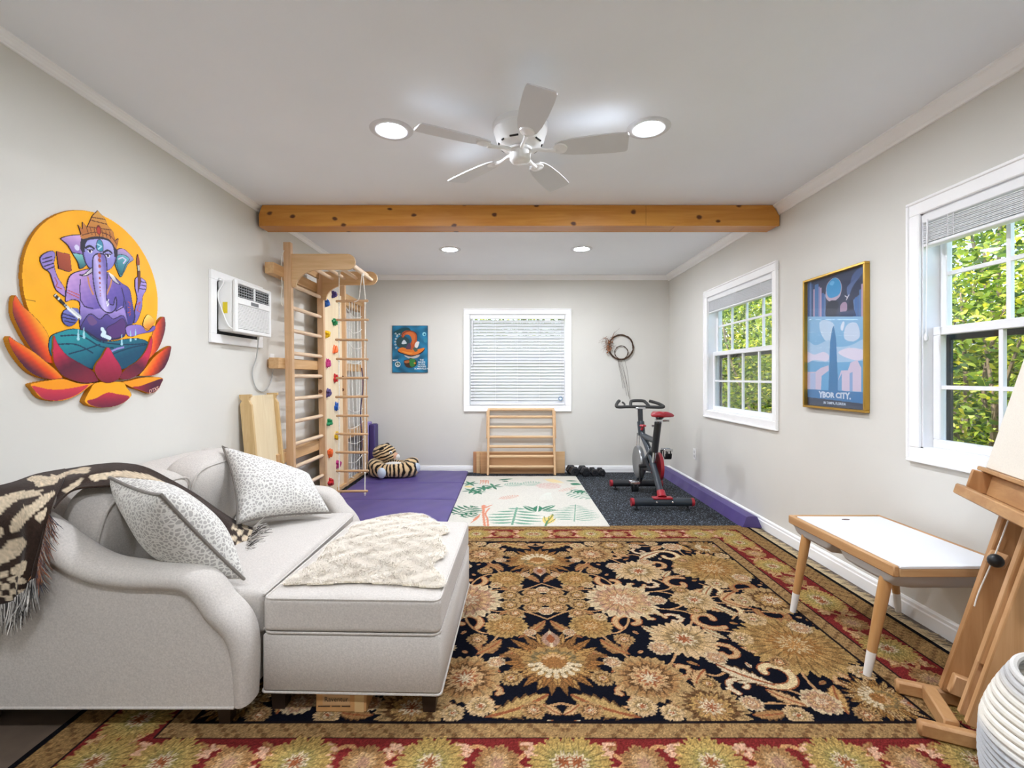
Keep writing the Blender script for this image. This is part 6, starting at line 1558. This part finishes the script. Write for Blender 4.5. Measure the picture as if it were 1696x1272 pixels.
xs = rs.uniform(sr.x[0], sr.x[-1], N*2); ys = rs.uniform(sr.y[0], sr.y[-1], N*2)
ok = sr.inside(skp, xs, ys); xs, ys = xs[ok][:N], ys[ok][:N]; n = len(xs)
z0 = zf(xs, ys)+.006
cl = np.sin(xs*95+3*np.sin(ys*60))*1.3+np.sin(ys*110+2*np.sin(xs*70)); an = cl*.6+rs.normal(0, 1.3, n); L = rs.uniform(.018, .030, n)
lx, ly = np.cos(an)*L*.75, np.sin(an)*L*.75
inn = sr.inside(skp, xs+lx*2.0, ys+ly*2.0); hgt = np.where(inn, rs.uniform(.008, .012, n)+.0025*np.sin(xs*38+2*np.sin(ys*30)), rs.uniform(.003, .007, n))
w = rs.uniform(.0007, .0014, n); px_, py_ = -np.sin(an)*w, np.cos(an)*w
tipz = z0+hgt
edge_drop = np.where(xs+lx < OX0+.0, -.004, 0)
V = np.empty((n, 5, 3))
V[:, 0] = np.stack([xs-px_, ys-py_, z0], 1); V[:, 1] = np.stack([xs+px_, ys+py_, z0], 1)
V[:, 2] = np.stack([xs+lx*.4-px_*.8, ys+ly*.4-py_*.8, z0+hgt*.75], 1); V[:, 3] = np.stack([xs+lx*.4+px_*.8, ys+ly*.4+py_*.8, z0+hgt*.75], 1)
V[:, 4] = np.stack([xs+lx, ys+ly, tipz+edge_drop], 1)
bidx = (np.arange(n)*5)[:, None]
F = (bidx+np.array([[0, 1, 3, 2]])).tolist()+(bidx+np.array([[2, 3, 4]])).tolist()
c = np.array(hexc('#ece4d7'))*(1+.02*rs.standard_normal((n, 1))); c = c*(1-.02*np.clip(np.sin(xs*40)*np.sin(ys*33), 0, 1))[:, None]
cols_ = np.repeat(np.clip(c, 0, 1), 5, axis=0)
link('wool', V.reshape(-1, 3), F, fl_m, r2, 180, False, None, False, arr_lin(cols_))['kind'] = 'stuff'
# ================================================================ cardboard box under the ottoman
r = thing('cardboard_box', (-.593, 1.83, .0145), 'small brown cardboard box tucked under the ottoman', 'box')
M().box((-.676, 1.675, .0148), (-.498, 1.95, .0905), .002).build('carton', mat('cardboard', '#b98a56', .8, var=.05, vscale=18), r)
M().box((-.540, 1.6738, .0148), (-.507, 1.6749, .0905)).box((-.540, 1.675, .0902), (-.507, 1.95, .0910)).build('packing_tape', mat('clear_tape', '#c9a878', .15, var=.05), r, weld=False)
M().box((-.652, 1.6738, .040), (-.556, 1.6749, .076)).build('shipping_label', mat('label_tan', '#bb9468', .7), r)
text('lettering', 'Raventur', .024, lambda x, y, z: (-.604+x, 1.6732-z, .060+y), mat('print_black', '#2a2018', .6), r, depth=.0006, stretch=.95)
m = M()
for a, b in ((-.668, -.626), (-.620, -.590), (-.585, -.555)): m.box((a, 1.6735, .0345), (b, 1.6749, .037))
m.build('printed_line', mat('print_black', '#2a2018', .6), r, weld=False)
# ================================================================ throw blanket
BLANKET()
# ================================================================ outside
def leaves(name, spots, m, parent=None, loc=None):
    c, s, cols = spots; n = len(c); rs = np.random.default_rng(n)
    d = rs.normal(0, 1, (n, 3)); d[:, 2] = d[:, 2]*.5-.35; d /= np.linalg.norm(d, axis=1, keepdims=True)
    e = rs.normal(0, 1, (n, 3)); e -= d*np.sum(d*e, 1, keepdims=True); e /= np.linalg.norm(e, axis=1, keepdims=True); u = np.cross(d, e)
    L = s[:, None]; V = np.empty((n, 6, 3)); w = L*.2
    V[:, 0] = c; V[:, 1] = c+d*L*.35+e*w+u*L*.05; V[:, 2] = c+d*L*.35-e*w+u*L*.05; V[:, 3] = c+d*L*.72+e*w*.75; V[:, 4] = c+d*L*.72-e*w*.75; V[:, 5] = c+d*L-u*L*.10
    b = (np.arange(n)*6)[:, None]
    F = (b+np.array([[0, 2, 1]])).tolist()+(b+np.array([[1, 2, 4, 3]])).tolist()+(b+np.array([[3, 4, 5]])).tolist()
    return link(name, V.reshape(-1, 3), F, m, parent, 180, False, loc, False, np.repeat(cols, 6, axis=0))
lt = NT('leaf_green'); a_ = lt.n('ShaderNodeVertexColor'); a_.layer_name = 'Col'; lt.set(.45, 0, .4)
lt.l(a_.outputs['Color'], lt.b.inputs['Base Color']); tl = lt.n('ShaderNodeBsdfTranslucent'); lt.l(a_.outputs['Color'], tl.inputs['Color'])
mx = lt.n('ShaderNodeMixShader'); mx.inputs[0].default_value = .4; lt.l(lt.b.outputs[0], mx.inputs[1]); lt.l(tl.outputs[0], mx.inputs[2]); lt.l(mx.outputs[0], lt.out.inputs['Surface'])
PAL = [lin(x) for x in ('#5f7a22', '#7c9428', '#a3b53a', '#48661f', '#8aa332', '#c2c64e', '#39551c')]
bark = mat('bark', '#7a6a58', .9, var=.25, vscale=14, bump=.5, bscale=30)
def bush(name, lb, cat, grp, x, y, rx, ry, z0, z1, n, seed, leaf=.10, yellow=.1, trunk=True):
    rs = np.random.default_rng(seed); t = thing(name, (x, y, -.30), lb, cat, grp)
    k = 26; ce = np.stack([x+rx*rs.normal(0, .5, k), y+ry*rs.normal(0, .5, k), rs.uniform(z0, z1, k)], 1)
    n = int(n*1.45); w = rs.integers(0, k, n); c = ce[w]+rs.normal(0, 1, (n, 3))*np.array([rx*.28, ry*.28, (z1-z0)*.10])
    keep = (c[:, 0] > 2.75) | (c[:, 1] > 7.0); c = c[keep]; n = len(c)
    pi = rs.integers(0, len(PAL), n); cols = np.array([PAL[i] for i in pi])*(rs.uniform(.75, 1.2, (n, 1)))
    yl = rs.random(n) < yellow; cols[yl] = np.array(lin('#cfc83a'))
    leaves('foliage', (c, rs.uniform(.6, 1.3, n)*leaf*.82, cols), lt.m, t)
    m = M()
    for i in range(0, k, 2):
        p = ce[i]; m.tube(smoothpts([(x+.1*rs.normal(), y+.1*rs.normal(), -.30), ((x+p[0])/2+.1*rs.normal(), (y+p[1])/2+.1*rs.normal(), (p[2]-.3)/2+.2), tuple(p)], 5), [.030-.022*q/10 for q in range(11)], 6)
    m.build('branches', bark, t, weld=False)
g = 'trees and shrubs beyond the right wall'
spots_ = [(3.7, 5.4, .8, .9, .0, 2.2, 5200, .085), (4.1, 7.2, .9, 1.2, .0, 2.8, 6500, .09), (4.3, 9.4, 1.0, 1.4, .0, 3.2, 6500, .10), (5.2, 6.6, 1.1, 1.4, .8, 4.2, 6500, .11), (5.6, 9.6, 1.3, 1.8, .5, 4.6, 7000, .12), (5.4, 12.5, 1.5, 2.0, .2, 4.8, 7000, .13), (4.0, 3.9, .8, .9, -.1, 2.0, 4600, .085), (5.2, 4.6, 1.0, 1.2, .6, 3.8, 5600, .10), (7.5, 8.0, 1.6, 2.4, .6, 5.6, 7500, .14), (7.6, 12.5, 1.8, 2.6, .6, 6.0, 7500, .15), (4.4, 2.2, .9, .9, -.1, 2.6, 3800, .09), (8.0, 16.5, 2.2, 2.6, .5, 6.5, 6500, .17)]
for i, (x, y, rx, ry, z0, z1, n, lf) in enumerate(spots_):
    lb_ = 'leafy green shrub growing close outside the right wall windows' if z1 < 3 else 'tall leafy tree growing farther out beyond the right wall windows'
    bush('shrub' if z1 < 3 else 'tree', lb_, 'shrub' if z1 < 3 else 'tree', g, x, y, rx, ry, z0, z1, n, 100+i, lf, .10)
g2 = 'trees beyond the back window'
for i, (x, y, rx, z1, lb_) in enumerate(((-1.6, 10.5, 1.2, 4.0, 'leafy tree outside the back window, seen through the blind slats'), (.5, 11.5, 1.2, 3.4, 'leafy tree outside the back window, seen through the blind slats'), (2.2, 10.2, 1.0, 4.2, 'leafy tree outside the back window, seen through the blind slats'))):
    bush('tree', lb_, 'tree', g2, x, y, rx, 1.0, .6, z1, 3200, 300+i, .15, .15)
gr = tag(M().box((-14, -6, -.34), (26, 34, -.30)).build('lawn', mat('lawn_green', '#7f9048', .95, var=.25, vscale=.8), smooth=0), 'sunlit lawn outside the windows', 'lawn', None, 'structure')
# small shed beyond the large window
r = thing('garden_shed', (6.6, 5.7, -.30), 'grey garden shed roof glimpsed through the leaves of the large window', 'shed')
M().box((5.9, 5.0, -.30), (8.0, 7.2, 1.55)).build('shed_wall', mat('shed_grey', '#8b8a80', .8, var=.08), r, smooth=0)
M().prism([(5.7, 1.50), (5.7, 1.58), (6.95, 2.10), (8.2, 1.58), (8.2, 1.50), (6.95, 2.02)], lambda p, q: (p, 4.8, q), lambda p, q: (p, 7.4, q)).build('shed_roof', mat('shed_roof', '#a7adb0', .4, var=.05), r, smooth=0)
# ================================================================ light and camera
w = bpy.data.worlds.new('sky'); sc.world = w; w.use_nodes = True; nt_ = w.node_tree; bg = nt_.nodes['Background']
sky = nt_.nodes.new('ShaderNodeTexSky'); sky.sky_type = 'NISHITA'; sky.sun_disc = False; sky.sun_elevation = math.radians(48); sky.sun_rotation = math.radians(-60); sky.air_density = 1.0; sky.dust_density = 1.5
nt_.links.new(sky.outputs[0], bg.inputs['Color']); bg.inputs['Strength'].default_value = SKY
su = bpy.data.lights.new('sun', 'SUN'); su.energy = SUN; su.angle = math.radians(.6); su.color = (1, .95, .85)
so_ = bpy.data.objects.new('sun', su); C.objects.link(so_); so_.location = (-4, 2, 8)
so_.rotation_euler = Vector((.62, .16, -1)).to_track_quat('-Z', 'Y').to_euler()
for wd, ax in ((W1, 'B'), (W2, 'R'), (W3, 'R')):
    li = bpy.data.lights.new('daylight_portal', 'AREA'); li.shape = 'RECTANGLE'; a, b, z0, z1 = ins(wd)
    li.size = b-a; li.size_y = z1-z0; li.cycles.is_portal = True
    lo = bpy.data.objects.new('daylight_portal', li); C.objects.link(lo)
    if ax == 'B': lo.location = ((a+b)/2, YB+T+.01, (z0+z1)/2); lo.rotation_euler = (-PI/2, 0, 0)
    else: lo.location = (XR+T+.01, (a+b)/2, (z0+z1)/2); lo.rotation_euler = (PI/2, 0, PI/2)
cam = bpy.data.cameras.new('camera'); co = bpy.data.objects.new('camera', cam); C.objects.link(co); sc.camera = co
cam.sensor_fit = 'HORIZONTAL'; cam.sensor_width = 36; cam.lens = F_PX/1696*36; cam.clip_start = .05; cam.clip_end = 200
cam.shift_x = (848-VX)/1696; cam.shift_y = (VY-636)/1696
co.location = (0, 0, EYE); co.rotation_euler = (PI/2, 0, 0)
vs_ = sc.view_settings; vs_.view_transform = 'Standard'; vs_.look = 'None'; vs_.gamma = 1; vs_.exposure = EXPO; vs_.use_curve_mapping = False
sc.render.film_transparent = False
cy_ = sc.cycles; cy_.use_denoising = True; cy_.max_bounces = 10; cy_.diffuse_bounces = 6; cy_.glossy_bounces = 4; cy_.transmission_bounces = 8; cy_.transparent_max_bounces = 12; cy_.sample_clamp_indirect = 8; cy_.caustics_reflective = False; cy_.caustics_refractive = False
